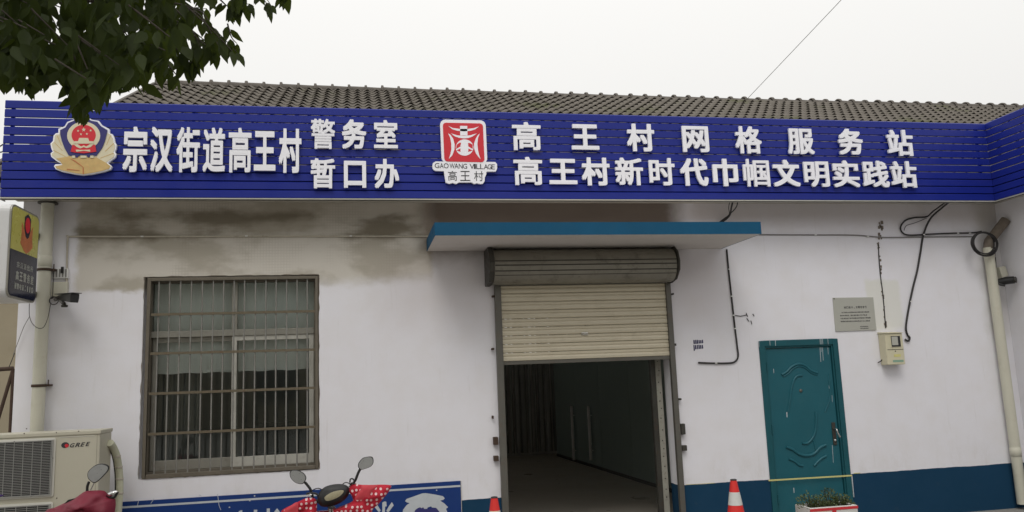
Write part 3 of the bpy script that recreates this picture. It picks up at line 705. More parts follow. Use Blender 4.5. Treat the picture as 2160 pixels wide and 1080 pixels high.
LET = [('宗',259,310,266.5,362.5),('汉',316.7,364,267,362.5),('街',372,421,268,363),('道',427.8,474.5,268.5,362.5),('高',482,530,269,363.5),('王',535.5,581,276.5,359.5),('村',588,635.6,271,364.3),
 ('警',655.3,706.8,250.5,313.5),('务',721,773,251.5,313.3),('室',788.7,839,252.8,312),('暂',655.3,707,333.3,397),('口',725.4,772.3,339,395.8),('办',790,842,335,397),
 ('高',1081,1141.3,257,316.3),('王',1205.7,1263.3,262,315),('村',1322.8,1380.8,260.8,318.8),('网',1440.2,1495.3,265.8,320.3),('格',1551.7,1607,266,323.3),('服',1662.4,1717.2,271,324.6),('务',1768.8,1821,271.3,325.8),('站',1872.2,1926.8,273.5,328.4),
 ('高',1084,1144.5,330.5,389.8),('王',1158.8,1217.2,334.8,387.8),('村',1227.4,1286.6,332,390.8),('新',1298.3,1356.8,332.3,390.2),('时',1370,1424,333,390.5),('代',1435.4,1494,333.8,391.5),('巾',1504.3,1557,334.7,392.3),('帼',1568.8,1623.7,335.2,393.2),
 ('文',1631.3,1687.6,336.5,393.2),('明',1697.2,1749.5,340.3,394),('实',1757.7,1812.9,338,394.6),('践',1820.2,1875.4,338.8,394.6),('站',1880,1934.8,339.7,395.4)]
for ch, xa, xb, ya, yb in LET:
    xm = (xa+xb)/2; ym = (ya+yb)/2; Y = FYf-.045
    X0, X1 = at(xa, ym, Y).x, at(xb, ym, Y).x; Z0, Z1 = at(xm, yb, Y).z, at(xm, ya, Y).z
    off = .032 if ch in '王口巾文村代办宗汉务' else (.016 if ch in '警帼' else .0245)
    b = B(); put_glyph(b, ch, X0, X1, Z0, Z1, FYf-.020, .022, off)
    b.build('letter', M['acryl'], fs_)
# police crest (from a 8.306x enlargement at 90,250)
EY0 = FYf-.012
def ep(pts, Y): return pxpoly(pts, Y, 90, 250, 8.306)
em = empty('emblem', (0,0,0), None, None); em.parent = fs_; em.location = (-2.5-2, 0, .4); em['label'] = 'winged blue and gold shield crest with red disc'
def plate(poly, ya, yb, name, m, par): b = B(); b.prism(poly, ya, yb); return b.build(name, m, par)
outer = [(700,-60),(760,-50),(860,20),(985,40),(1040,115),(1170,185),(1172,260),(1225,275),(1255,340),(1265,410),(1295,460),(1285,530),(1262,580),(1290,620),(1270,680),(1210,725),(1140,775),(1215,835),(1190,890),(1080,930),(860,975),(705,992),(560,975),(340,930),(225,885),(197,835),(225,800),(335,797),(230,735),(150,670),(137,610),(175,580),(150,520),(135,440),(180,390),(190,300),(230,258),(275,250),(275,180),(385,135),(430,60),(540,20),(640,-50)]
plate(ep(outer, EY0-.03), EY0-.030, EY0, 'backing', M['acryl'], em)
gold = [(310,210),(330,300),(390,480),(470,640),(560,690),(700,660),(860,690),(950,650),(1050,520),(1110,350),(1135,250),(1200,290),(1230,350),(1240,420),(1270,470),(1262,530),(1235,590),(1262,630),(1240,680),(1110,770),(1190,835),(1160,880),(1050,915),(850,955),(705,975),(560,955),(350,910),(240,872),(222,835),(350,820),(370,795),(240,715),(165,650),(160,615),(205,585),(175,510),(160,445),(205,400),(215,300),(240,280),(290,280)]
plate(ep(gold, EY0-.032), EY0-.034, EY0-.0301, 'wings', M['pale'], em)
plate(ep([(480,660),(560,690),(700,650),(860,690),(940,680),(1110,775),(1190,835),(1160,880),(1050,915),(850,955),(705,975),(560,955),(350,910),(240,872),(222,835),(350,815),(300,740),(240,700)], EY0-.035), EY0-.037, EY0-.0341, 'wall_relief', M['gold'], em)
plate(ep([(700,850),(703,975),(720,975),(715,850),(560,730),(480,700)], EY0-.04), EY0-.040, EY0-.0371, 'relief_line', M['orange'], em)
plate(ep([(430,880),(640,905),(650,915),(420,895)], EY0-.04), EY0-.040, EY0-.0371, 'relief_line', M['orange'], em)
for pts in ([(250,300),(262,300),(330,470),(322,475)], [(200,420),(214,420),(350,560),(342,566)], [(180,560),(190,552),(400,660),(392,668)], [(1180,300),(1192,300),(1120,470),(1112,464)], [(1240,430),(1250,438),(1100,580),(1092,570)], [(1240,600),(1246,610),(1010,700),(1004,690)]):
    plate(ep(pts, EY0-.036), EY0-.0352, EY0-.0341, 'feather_line', M['gold'], em)
shield = [(700,-35),(760,-25),(850,40),(960,60),(1020,135),(1135,205),(1115,300),(1090,400),(1040,520),(940,655),(860,640),(800,690),(770,650),(660,640),(600,690),(540,650),(460,650),(390,530),(340,400),(312,290),(308,205),(400,160),(450,80),(540,45),(640,-25)]
plate(ep(shield, EY0-.036), EY0-.0405, EY0-.0341, 'shield', M['navy'], em)
def ell(cx, cy, rx, ry, n=32, a0=0, a1=360): return [(cx+rx*math.cos(R(a0+(a1-a0)*k/n)), cy+ry*math.sin(R(a0+(a1-a0)*k/n))) for k in range(n if a1-a0 == 360 else n+1)]
plate(ep(ell(718,300,290,245), EY0-.043), EY0-.0435, EY0-.0406, 'ring', M['pale'], em)
plate(ep(ell(718,290,212,180), EY0-.045), EY0-.0455, EY0-.0436, 'disc', M['red'], em)
plate(ep([(520,460),(920,460),(940,580),(880,590),(720,610),(560,595),(490,580)], EY0-.045), EY0-.0457, EY0-.0436, 'ribbon', M['red'], em)
plate(ep([(640,340),(795,340),(815,395),(880,400),(900,440),(540,440),(540,400),(620,395)], EY0-.047), EY0-.0475, EY0-.0458, 'gate', M['pale'], em)
for pts in ([(540,450),(600,450),(680,490),(720,470),(760,490),(840,450),(890,450),(840,500),(770,520),(720,500),(660,525),(600,500)], [(580,545),(700,550),(830,545),(835,580),(720,565),(590,582)]):
    plate(ep(pts, EY0-.047), EY0-.0475, EY0-.0458, 'fold', M['pale'], em)
def star(cx, cy, r): return [(cx+(r if k % 2 == 0 else r*.42)*math.sin(math.pi*k/5), cy-(r if k % 2 == 0 else r*.42)*math.cos(math.pi*k/5)) for k in range(10)]
for cx, cy, r in ((720,195,40),(620,215,24),(840,210,24),(670,275,24),(775,270,24)): plate(ep(star(cx, cy, r), EY0-.047), EY0-.0475, EY0-.0456, 'star', M['pale'], em)
for cx in (540, 715, 862):
    w = 50 if cx == 715 else 28; plate(ep([(cx-w,650),(cx+w,650),(cx+w*1.1,690),(cx-w*1.1,690)], EY0-.042), EY0-.0425, EY0-.0406, 'battlement', M['pale'], em)
# village badge (6.75x at 900,240)
def vp(pts, Y): return pxpoly(pts, Y, 900, 240, 6.75)
vb = empty('village_badge', (0,0,0), None, None); vb.parent = fs_; vb.location = (.9-2, 0, .3); vb['label'] = 'white plate with red rounded square logo and village name'
def rrect(x0, y0, x1, y1, r, n=5):
    o = []
    for cx, cy, a in ((x1-r,y0+r,-90),(x1-r,y1-r,0),(x0+r,y1-r,90),(x0+r,y0+r,180)):
        for k in range(n+1): t = R(a+90*k/n); o.append((cx+r*math.cos(t), cy+r*math.sin(t)))
    return o
def skew(pts, kx=.045, ky=.02): return [(x+(y-400)*kx, y+(x-540)*ky) for x, y in pts]
plate(vp(skew(rrect(203,88,852,700,75)), EY0-.03), EY0-.030, EY0-.0, 'backing', M['acryl'], vb)
plate(vp([(80,745),(90,700),(130,678),(225,680),(850,684),(975,686),(1003,715),(1003,780),(985,820),(850,822),(850,860),(828,905),(825,960),(800,995),(760,998),(720,985),(680,998),(640,975),(460,975),(420,998),(370,982),(320,996),(270,975),(258,900),(245,815),(120,810),(88,785)], EY0-.0295), EY0-.0295, EY0-.0, 'backing', M['acryl'], vb)
redp = plate(vp(skew(rrect(241,132,812,684,45)), EY0-.033), EY0-.033, EY0-.0301, 'red_panel', M['red'], vb)
def cres(pts): return vp(pts, EY0-.035)
for pts in ([(308,172),(370,202),(470,215),(585,215),(670,205),(745,180),(690,222),(620,243),(530,250),(440,242),(365,220)],
            [(475,172),(578,172),(582,308),(478,308)],
            [(345,278),(440,308),(530,314),(620,306),(716,278),(650,325),(590,345),(530,350),(460,342),(400,320)],
            [(305,278),(340,300),(375,350),(398,430),(395,510),(365,590),(315,642),(340,570),(352,500),(350,420),(335,340)],
            [(755,280),(725,310),(700,350),(676,420),(675,490),(700,560),(735,610),(768,645),(745,580),(730,510),(722,430),(730,350)],
            ell(540,480,125,116)):
    b = B(); b.prism(cres(pts), EY0-.0345, EY0-.0331); b.build('logo_stroke', M['acryl'], vb)
for pts in ([(428,440),(470,410),(490,412),(480,465),(420,500)], [(655,440),(612,415),(588,418),(595,465),(655,500)], [(425,520),(480,492),(482,542)], [(655,522),(595,495),(592,542)]):
    b = B(); b.prism(vp(pts, EY0-.036), EY0-.0357, EY0-.0346, ); b.build('logo_cutout', M['red'], vb)
b = B(); xs = [115,188,243,328,395,458,516,612,672,706,762,815,868,922]; wd = [66,52,70,72,58,54,60,68,28,52,50,58,52,48]
for ch, x, w in zip('GAOWANGVILLAGE', xs, wd):
    X0, X1 = at(900+x/6.75, 352, EY0-.03).x, at(900+(x+w)/6.75, 352, EY0-.03).x; ky = (x-540)*.012
    b = B(); put_glyph(b, ch, X0, X1, at(980, 240+(782+ky)/6.75, EY0-.03).z, at(980, 240+(712+ky)/6.75, EY0-.03).z, EY0-.0296, .002, .004); b.build('letter', M['ink'], vb)
for ch, xa, xb in (('高',305,430),('王',475,620),('村',675,805)):
    b = B(); put_glyph(b, ch, at(900+xa/6.75, 370, EY0-.03).x, at(900+xb/6.75, 370, EY0-.03).x, at(980, 240+955/6.75, EY0-.03).z, at(980, 240+815/6.75, EY0-.03).z, EY0-.0296, .002, .004); b.build('letter', M['ink'], vb)

# ------------------------------------------------------------------ drainpipes
def pipe(name, pts, r, collars, label, m='pvc', extra=None):
    e = empty(name, pts[-1], label, 'pipe'); b = B(); b.tube(pts, r, 18); b.build('pipe', M[m], e)
    for c in collars: b = B(); b.lathe([(r,-.05),(r*1.07,-.048),(r*1.07,.048),(r,.05)], c, (0,0,1), 18); b.build('collar', M[m], e)
    return e
PL = -2.845
e = pipe('drainpipe', [(PL,-.075,3.45),(PL,-.075,0.1)], .056, [(PL,-.075,2.88)], 'cream drainpipe at the left end of the wall beside the light box sign')
b = B(); b.lathe([(.056,-.012),(.085,-.010),(.085,.004),(.056,.008)], (PL,-.075,3.435), (0,0,1), 18); b.build('flange', M['metal_d'], e)
for z in (2.80, at(92,813,-.13).z):
    b = B(); b.lathe([(.058,-.012),(.063,-.012),(.063,.012),(.058,.012)], (PL,-.075,z), (0,0,1), 18); b.box((PL+.05,-.09,z-.008),(PL+.09,-.004,z+.010)); b.tube([(PL+.085,-.10,z-.01),(PL+.085,-.10,z+.05)], .005, 6); b.build('clamp', M['rust'], e)
PR = 7.185
e = pipe('drainpipe', [(PR-.02,-.08,2.93),(PR-.015,-.08,2.8),(PR-.005,-.08,1.6),(PR+.005,-.08,.055)], .055, [(PR-.012,-.08,2.86),(PR,-.08,.62)], 'cream drainpipe in the right corner with a cable coil hung at its top')
b = B(); b.tube([(PR-.02,-.08,2.90),(PR+.0,-.09,3.0),(PR+.19,-.17,3.24)], .054, 14); b.build('elbow', M['mortar'], e, label='dirty grey slanting elbow')

# ------------------------------------------------------------------ cables and conduits
def cable(name, pts, r, m, label, cat='cable', clips=(), Y=None):
    b = B(); b.tube(smoothline(pts, 5), r, 8); e = empty(name, pts[-1], label, cat); b.build('run', M[m], e)
    for c in clips: b = B(); b.box((c.x-.012, c.y-.012, c.z-.006), (c.x+.012, c.y+.010, c.z+.006)); b.build('clip', M['white'], e)
    return e
def px(l, Y): return [at(x, y, Y) for x, y in l]
cable('conduit', px([(141,612),(141,560),(143,502),(146,499),(200,499),(400,499),(600,498),(800,498.5),(903,498.5)], -.012), .0085, 'pvcc', 'thin cream conduit running level across the stained wall above the window', clips=px([(300,499),(520,498),(740,498)], -.014))
cable('conduit', px([(1600,495),(1700,495.5),(1800,496),(1840,499),(1870,501),(1950,500),(2050,499)], -.010), .0065, 'wire', 'thin grey wire running level from the canopy end to the right corner', clips=px([(1720,495.5),(1830,499)], -.012))
cable('cable', px([(1533,526),(1537,570),(1543,625),(1549,680),(1555,730),(1557,752),(1550,763),(1535,766),(1500,766),(1473,765)], -.012), .0095, 'cable', 'black cable dropping from under the canopy and hooking left on the white wall', clips=px([(1538,568),(1543,625),(1547,665),(1551,693),(1510,766)], -.014))
cable('cable', [at(2005,424,-.33), at(1985,440,-.20), at(1962,462,-.08)]+px([(1948,495),(1942,530),(1935,570),(1925,610),(1916,655),(1911,690),(1914,705),(1919,713),(1916,719),(1909,716)], -.015), .011, 'cable', 'thick black cable looping down from the fascia to beside the electricity meter', clips=px([(1948,495),(1921,636),(1917,706)], -.015))
cable('cable', [at(1998,424,-.33), at(1968,446,-.15)]+px([(1955,457),(1930,459),(1910,465),(1900,478),(1903,490),(1918,496),(1960,494),(2010,492),(2052,491),(2070,488)], -.018), .009, 'cable', 'black cable bundle looping back and running level to the coil in the corner', clips=px([(2020,492),(2045,492)], -.02))
cable('cable', [at(1955,460,-.03), at(1930,470,-.02), at(1912,476,-.015), at(1907,486,-.012)], .0035, 'cable', 'thin loose wire curling inside the cable loop near the right corner')
for k, (xa, ya) in enumerate(((1547,421),(1557,421),(1541,421))):
    cable('cable', [at(xa, ya-2, -.33), at(xa-4, 437, -.25), at(1540-k, 452, -.15), at(1533-k*3, 461, -.08), at(1524-k*3, 468, -.02), at(1518-k*4, 476, .0)], (.010,.006,.004)[k], 'cable', ('thick black cable dropping from the fascia behind the canopy', 'thinner black cable beside the thick one above the canopy', 'thinnest wire left of the two cables above the canopy')[k])
b = B(); e = empty('cable_coil', at(2077,515,-.17), 'coil of black cable hanging on the right drainpipe', 'cable')
c0 = at(2077, 514, -.165)
for k in range(7):
    rr = .155+.012*math.sin(k*2.3); pts = [(c0.x+.010*math.sin(k*1.9)+rr*math.cos(t), c0.y+.012*math.sin(k+t), c0.z+.008*math.cos(k*2.7)+rr*.84*math.sin(t)) for t in [2*math.pi*j/28 for j in range(29)]]
    b.tube(pts, .0065, 6)
b.build('loops', M['cable'], e)
b = B(); b.tube(smoothline([(c0.x+.15,c0.y,c0.z+.03),(c0.x+.22,-.06,c0.z+.02),(c0.x+.24,-.03,c0.z-.15),(c0.x+.23,-.03,c0.z-.32)], 5), .005, 6); b.build('tail', M['cable'], e)
b = B(); e = empty('cable', at(1868,690), 'short patched wire set in crumbling mortar above the electricity meter', 'cable')
rnd = random.Random(5)
b.tube(smoothline(px([(1853,515),(1854,545),(1857,580),(1861,610),(1865,650),(1868,692)], -.004), 5), .006, 6); b.build('run', M['cable'], e)
b = B()
for i in range(26):
    t = rnd.random(); p = at(1852+16*t+rnd.uniform(-2,2), 512+180*t, 0); s_ = rnd.uniform(.006,.016); b.box((p.x-s_*.6, -.006, p.z-s_), (p.x+s_*.6, -.0005, p.z+s_))
for i in range(12):
    p = at(1857+rnd.uniform(-4,4), 468+rnd.random()*35, 0); s_ = rnd.uniform(.008,.02); b.box((p.x-s_*.7, -.008, p.z-s_), (p.x+s_*.7, -.0005, p.z+s_))
b.build('mortar_crumbs', M['mortar'], e)
b = B(); e = empty('cable', at(1580,665), 'short stub of loose thin wire on the white wall right of the black cable', 'cable')
for l in ([(1550,665),(1562,667),(1576,664)], [(1574,660),(1577,668)], [(1588,662),(1591,667)], [(1575,671),(1580,678)], [(1584,676),(1586,684)]): b.tube(px(l, -.006), .004, 6)
b.build('run', M['cable'], e)

# overhead wires
e = empty('overhead_wire', at(1572,212,6), 'single thin wire rising from the roof ridge into the sky at upper right', 'wire')
P0 = at(1572,213,6.0); P1 = at(1772,-3,3.2); b = B(); b.tube([P0+(P1-P0)*(9*k/40)+Vector((0,0,-.028*(k/40*9)*(9-k/40*9)/9*1.6)) for k in range(41)], .0050, 6); b.build('strand', M['wire'], e)
for k, (a, c_) in enumerate((((-60,345),(14,300)), ((-60,335),(14,318)), ((-60,395),(10,424)))):
    b = B(); e = empty('overhead_wire', at(*a, 1.5), ('upper dark wire reaching the fascia from the left edge', 'lower dark wire reaching the fascia from the left edge', 'dark wire above the light box sign at the left edge')[k], 'wire')
    b.tube([at(a[0], a[1], 1.5), at(*c_, .4)], .007, 6); b.build('strand', M['cable'], e)

# ------------------------------------------------------------------ light box sign
LX = -2.80
p_ft = atX(24, 432, LX); p_fb = atX(15, 628, LX); p_bt = atX(83, 452, LX); p_bb = atX(76, 640, LX)
LY0, LY1 = (p_ft.y+p_fb.y)/2, (p_bt.y+p_bb.y)/2; LZ0, LZ1 = (p_fb.z+p_bb.z)/2, (p_ft.z+p_bt.z)/2
e = empty('light_box_sign', (LX-.1, -.1, LZ0), 'projecting white light box with yellow and navy face at the left end of the wall', 'sign')
def rr2(y0, z0, y1, z1, r): return [(y, z) for y, z in rrect(y0, z0, y1, z1, r, 5)]
b = B(); b.prismx(rr2(LY0, LZ0, LY1, LZ1, .07), LX-.26, LX-.012); b.build('casing', M['lbw'], e, bev=.01)
b = B(); b.prismx(rr2(LY0+.002, LZ0+.002, LY1-.002, LZ1-.002, .07), LX-.0118, LX-.001); face = b.build('face_frame', M['alu'], e)
zs = LZ0+(LZ1-LZ0)*.515
yy0, yy1 = LY0+.02, LY1-.02; ra = .055
up_ = [(yy0, zs), (yy1, zs)]+[(yy1-ra+ra*math.cos(R(a)), LZ1-.02-ra+ra*math.sin(R(a))) for a in range(0, 91, 18)]+[(yy0+ra-ra*math.sin(R(a)), LZ1-.02-ra+ra*math.cos(R(a))) for a in range(0, 91, 18)]
b = B(); b.prismx(up_, LX-.0008, LX+.004); b.build('yellow_panel', M['yellow'], e)
dn_ = [(yy1, zs-.001), (yy0, zs-.001)]+[(yy0+ra-ra*math.cos(R(a)), LZ0+.02+ra-ra*math.sin(R(a))) for a in range(0, 91, 18)]+[(yy1-ra+ra*math.sin(R(a)), LZ0+.02+ra-ra*math.cos(R(a))) for a in range(0, 91, 18)]
b = B(); b.prismx(dn_, LX-.0008, LX+.004); b.build('navy_panel', M['lbnavy'], e)
lw = yy1-yy0
def trow(txt, ya, yb, zc, h, off, y0f=.14, y1f=.92):
    b = B(); n = len(txt); w = lw*(y1f-y0f)/n
    for i, ch in enumerate(txt):
        a = yy0+lw*y0f+i*w; s_ = .12
        if ch == '1' or ch == '：': s_ = .36
        b = B(); put_glyph_x(b, ch, a+w*s_, a+w*(1-s_), zc-h/2, zc+h/2, LX+.0041, .001, off); b.build('letter', M['lbtext'], e)
hh = zs-LZ0
trow('宗汉派出所', 0, 0, LZ0+hh*.72, hh*.125, .005, .22, .86)
trow('高王警务室', 0, 0, LZ0+hh*.49, hh*.19, .015, .20, .90)
trow('报警电话：110', 0, 0, LZ0+hh*.27, hh*.12, .01, .18, .90)
ec = (yy0+lw*.55, zs+(LZ1-zs)*.56)
def le(pts): return [(ec[0]+x*lw*.78, ec[1]+z*lw*.82) for x, z in pts]
b = B(); b.prismx(le([(-.27,.10),(-.16,-.02),(0,-.12),(.16,-.02),(.27,.10),(.26,-.16),(.30,-.30),(.12,-.42),(0,-.46),(-.12,-.42),(-.30,-.30),(-.26,-.16)]), LX+.0041, LX+.006); b.build('crest_wings', M['orange'], e)
b = B(); b.prismx(le([(x/1.0, z) for x, z in [(-.15,.22),(0,.30),(.15,.22),(.15,0),(.08,-.14),(0,-.18),(-.08,-.14),(-.15,0)]]), LX+.0061, LX+.007); b.build('crest_shield', M['lbnavy'], e)
b = B(); b.prismx(le([(x*.12, .08+z*.15) for x, z in ell(0,0,1,1,20)]), LX+.0071, LX+.008); b.build('crest_disc', M['red'], e)
b = B()
for z in (LZ1-.12, LZ0+.12): b.box((LX-.16, LY1-.002, z-.025), (LX-.11, -.005, z+.025))
b.build('bracket', M['metal_d'], e)
b = B(); b.lathe([(0,.01),(.012,.008),(.014,0)], (LX-.09, LY0, LZ1-.35), (0,-1,0), 10); b.lathe([(0,.01),(.010,.008),(.012,0)], (LX-.12, LY0, LZ0+.35), (0,-1,0), 10); b.build('screw', M['metal_d'], e)
cable('cable', px([(62,640),(62,665),(68,682),(80,692),(92,690),(101,670),(107,640)], -.16), .0028, 'cable', 'thin slack wire hanging below the light box sign to the drainpipe')
cable('cable', px([(62,668),(50,690),(40,716),(28,748)], -.03), .003, 'wire', 'thin grey wire slanting down left from the light box sign')

# ------------------------------------------------------------------ security cameras and boxes
e = empty('security_camera', at(130,630), 'dark bullet security camera beside the left drainpipe below a cream junction box', 'camera')
p = at(128,612,-.03); b = B(); b.box((p.x-.075, -.05, p.z-.06), (p.x+.060, -.002, p.z+.075)); b.build('junction_box', M['pvc'], e, bev=.006)
p = at(126,577,-.02); b = B(); b.box((p.x-.07,-.03,p.z-.045),(p.x+.075,-.002,p.z+.045)); q = b.build('terminal_strip', M['white'], e, bev=.004)
b = B()
for i in range(5): b.box((p.x-.055+i*.026,-.034,p.z-.035),(p.x-.042+i*.026,-.0302,p.z+.04))
b.build('terminals', M['wire'], e)
p = at(133,570,-.02); b = B(); b.box((p.x-.012,-.045,p.z-.03),(p.x+.012,-.0345,p.z+.03)); b.build('plug', M['black'], e, bev=.003)
a = at(126,628,-.10); c_ = at(158,629,-.30); d = (c_-a).normalized(); sd = d.cross(Vector((0,0,1))).normalized(); uu = sd.cross(d)
pr3 = [(-.03,-.035),(.03,-.035),(.034,.0),(.034,.035),(-.034,.035),(-.034,.0)]
b = B(); vs = [a+sd*(x*.7)+uu*(z*.55) for x, z in pr3]+[c_+sd*(x*1.15)+uu*(z*1.15) for x, z in pr3]
b.add(vs, [tuple(range(5,-1,-1)), tuple(range(6,12))]+[(i,(i+1)%6,(i+1)%6+6,i+6) for i in range(6)]); b.build('body', M['black'], e, bev=.006)
b = B(); b.bar(a+uu*.03-d*.02, c_+uu*.047+d*.03, .085, .006, up=tuple(uu)); b.build('sun_shield', M['black'], e)
b = B(); b.tube(smoothline([at(117,632,-.02), at(124,630,-.10), at(134,640,-.16)], 5), .017, 10); b.build('arm', M['wire'], e)
p = at(136,645,-.15); b = B(); b.lathe([(0,-.012),(.028,-.012),(.028,.006),(.012,.012),(.012,.03)], p, (0,0,1), 14); b.build('base', M['metal_d'], e)
b = B(); c0 = at(112,634,-.14); b.tube([(c0.x+.035*math.cos(t), c0.y+.004*t, c0.z+.035*math.sin(t)) for t in [2*math.pi*j/20*1.4 for j in range(21)]], .0045, 6); b.tube(px([(113,575),(112,600),(111,630)], -.14), .004, 6); b.build('lead', M['cable'], e)
e = empty('security_camera', at(2125,592), 'small black security camera on a cream bracket in the right corner', 'camera')
p = at(2108,574,-.03); b = B(); b.prism([(p.x-.05,p.z+.05),(p.x+.035,p.z+.065),(p.x+.065,p.z-.045),(p.x-.02,p.z-.085)], -.09, -.002); b.build('bracket_box', M['pvc'], e, bev=.006)
p = at(2122,592,-.16); b = B(); b.tube([p+Vector((-.05,.06,-.01)), p+Vector((.0,0,0)), p+Vector((.045,-.07,0))], [.038,.045,.042], 14); b.build('body', M['black'], e)
b = B(); b.lathe([(.030,0),(.036,.02),(.030,.021),(.0,.012)], p+Vector((.045,-.07,0)), (.55,-.85,0), 14); b.build('lens_ring', M['metal_d'], e)
b = B(); b.tube(smoothline([p+Vector((-.05,.08,.0)), p+Vector((-.07,.04,-.03)), p+Vector((-.02,.0,-.055))], 4), .014, 8); b.build('arm', M['black'], e)

# ------------------------------------------------------------------ plaque, meter, stencil
cs = [at(1757,628,-.012), at(1842,627,-.012), at(1849,696,-.012), at(1763,699,-.012)]
e = empty('wall_plaque', cs[3], 'grey metal notice plaque with black Chinese text above the teal door', 'sign')
b = B(); b.prism([(c.x, c.z) for c in cs], -.012, -.001); b.build('plate', M['plaque'], e, bev=.002)
PX0, PX1, PZ0, PZ1 = cs[0].x, cs[1].x, cs[3].z, cs[0].z
def prow(txt, fx0, fx1, fz, h, off=.018, nm='lettering'):
    b = B(); n = len(txt); w = (fx1-fx0)*(PX1-PX0)/n
    for i, ch in enumerate(txt):
        if ch == ' ': continue
        x = PX0+(PX1-PX0)*fx0+i*w+.02*(0); z = PZ0+(PZ1-PZ0)*fz
        s_ = .08 if ch not in '，、。！' else .3; hh_ = h if ch not in '，、。' else h*.3
        put_glyph(b, ch, x+w*s_, x+w*(1-s_), z-h/2, z-h/2+hh_, -.0121, .0008, off)
    b.build(nm, M['ink'], e, kind='stuff')
prow('村口设卡，文明守护！', .24, .82, .70, .026, .02)
prow('为了维护全村居民的安全和秩序请大家自觉', .17, .86, .55, .015)
prow('遵守各项规定，配合做好登记工作不乱停', .13, .80, .46, .015)
prow('不乱放保持门前环境整洁共同建设文明美丽', .13, .88, .375, .015)
prow('家园如有疑问请与村民委员会工作人员联系', .13, .86, .285, .015)
prow('高王村村民委员会', .60, .80, .12, .012); prow('高王村警务室宣', .60, .80, .065, .012)
for c in cs[:1]: b = B(); b.lathe([(0,.006),(.007,.004),(.008,0)], (c.x+.012, -.0121, c.z-.012), (0,-1,0), 8); b.build('screw', M['metal_d'], e)
f = [(1866,703.5),(1903,702.5),(1908,768),(1873,770)]
Yf = -.125; mp = [at(x, y, Yf) for x, y in f]
mx0, mx1 = mp[0].x, mp[1].x; mz0, mz1 = mp[3].z, mp[0].z
e = empty('electricity_meter', (mx0, 0, mz0), 'cream plastic electricity meter box on the white wall right of the teal door', 'meter box')
b = B(); b.box((mx0, Yf, mz0), (mx1, -.003, mz1)); b.build('casing', M['meter'], e, bev=.010)
w_ = mx1-mx0; h_ = mz1-mz0
b = B(); b.box((mx0+w_*.26, Yf-.004, mz0+h_*.55), (mx0+w_*.88, Yf-.0005, mz0+h_*.93)); fr = b.build('viewing_frame', M['meter'], e, bev=.002)
b = B(); b.box((mx0+w_*.31, Yf-.0065, mz0+h_*.57), (mx0+w_*.83, Yf-.0042, mz0+h_*.91)); b.build('viewing_window', M['blackm'], e)
b = B(); b.box((mx0+w_*.34, Yf-.009, mz0+h_*.62), (mx0+w_*.68, Yf-.0067, mz0+h_*.89)); b.build('dial', M['plaque'], e)
b = B(); b.box((mx0+w_*.06, Yf-.0025, mz0+h_*.475), (mx0+w_*.97, Yf-.0005, mz0+h_*.49)); b.build('seam', M['blackm'], e)
b = B(); b.lathe([(0,.006),(.006,.004),(.007,0)], (mx0+w_*.5, Yf-.0005, mz0+h_*.43), (0,-1,0), 8); b.build('screw', M['metal_d'], e)
b = B(); b.box((mx0+w_*.4, Yf-.002, mz0+h_*.25), (mx0+w_*.78, Yf-.0005, mz0+h_*.33)); b.build('label_plate', M['tape'], e)
b = B(); b.box((mx0+w_*.3, Yf-.002, mz0+h_*.08), (mx0+w_*.9, Yf-.0005, mz0+h_*.15)); b.build('label_strip', mat('green_strip', (.22,.36,.27), .5), e)
b = B(); b.tube(smoothline([at(1859,706,-.02), at(1861,740,-.03), at(1861,758,-.03), at(1852,765,-.02)], 4), .006, 6); b.build('lead', M['cable'], e)
b = B(); b.prismx([(-.003, mz1+.001), (Yf-.012, mz1+.001), (Yf-.012, mz1+.006), (-.003, mz1+.02)], mx0-.004, mx1+.004); b.build('cover_lip', M['meter'], e)
b = B(); e = empty('wall_stencil', at(1471,727), 'small dark blue ink stamp on the white wall left of the teal door', 'stencil')
rnd = random.Random(3)
for i, x in enumerate((1462.5,1466,1469.5,1473,1476.5,1480)):
    for (ya, yb) in ((716.5,726),(726.8,737.5+(3 if i == 0 else 0))):
        p = at(x+rnd.uniform(-.3,.3), ya+rnd.uniform(0,1), 0); q = at(x+3.35, yb-.35*i, 0); b.prism([(p.x,q.z),(q.x,q.z+.004),(q.x-.002,p.z),(p.x,p.z-.003)], -.0022, -.0006)
b.build('ink', M['stencil'], e)
# masking tape left along the paint edge and across the door
e = empty('masking_tape', at(1623,1013), 'pale yellow strip of masking tape across the teal door at base band height', 'tape')
p = at(1621,1013.5,-.016); q = at(1797.5,1003,-.016); b = B(); b.bar((p.x, -.0165, p.z), (q.x, -.0165, q.z), .0012, .016); b.build('strip', M['tape'], e)
b = B(); p = at(1797.5,1003,-.0015); q = at(1808,1002,-.0015); b.bar((p.x+.02, -.0015, .492), (p.x+.10, -.0015, .492), .001, .008); p = at(1447,1027); b.bar((p.x, -.0015, .4905), (p.x+.32, -.0015, .489), .001, .004); b.build('remnant', M['tape'], e)

# ------------------------------------------------------------------ navy board on the wall
bx0, bx1, bz1 = at(262,1058,-.012).x-.05, at(971.5,1014.5,-.012).x, .672
e = empty('notice_board', (-.6, 0, .06), 'long navy blue display board with white stripe and crest low on the wall', 'board')
b = B(); b.box((bx0, -.012, .06), (bx1, -.001, bz1)); b.build('panel', M['board'], e, bev=.002)
sz = at(971, 1025, -.013).z; b = B(); b.box((bx0+.002, -.0132, sz-.009), (bx1-.002, -.0122, sz+.009)); b.build('stripe', M['boardw'], e)
b = B(); b.box((bx1+.0005, -.012, .06), (bx1+.006, -.001, bz1)); b.build('edge_strip', M['aluw'], e)
BY = -.0131
def bp(pts, x0, y0, k): return pxpoly(pts, BY, x0, y0, k)
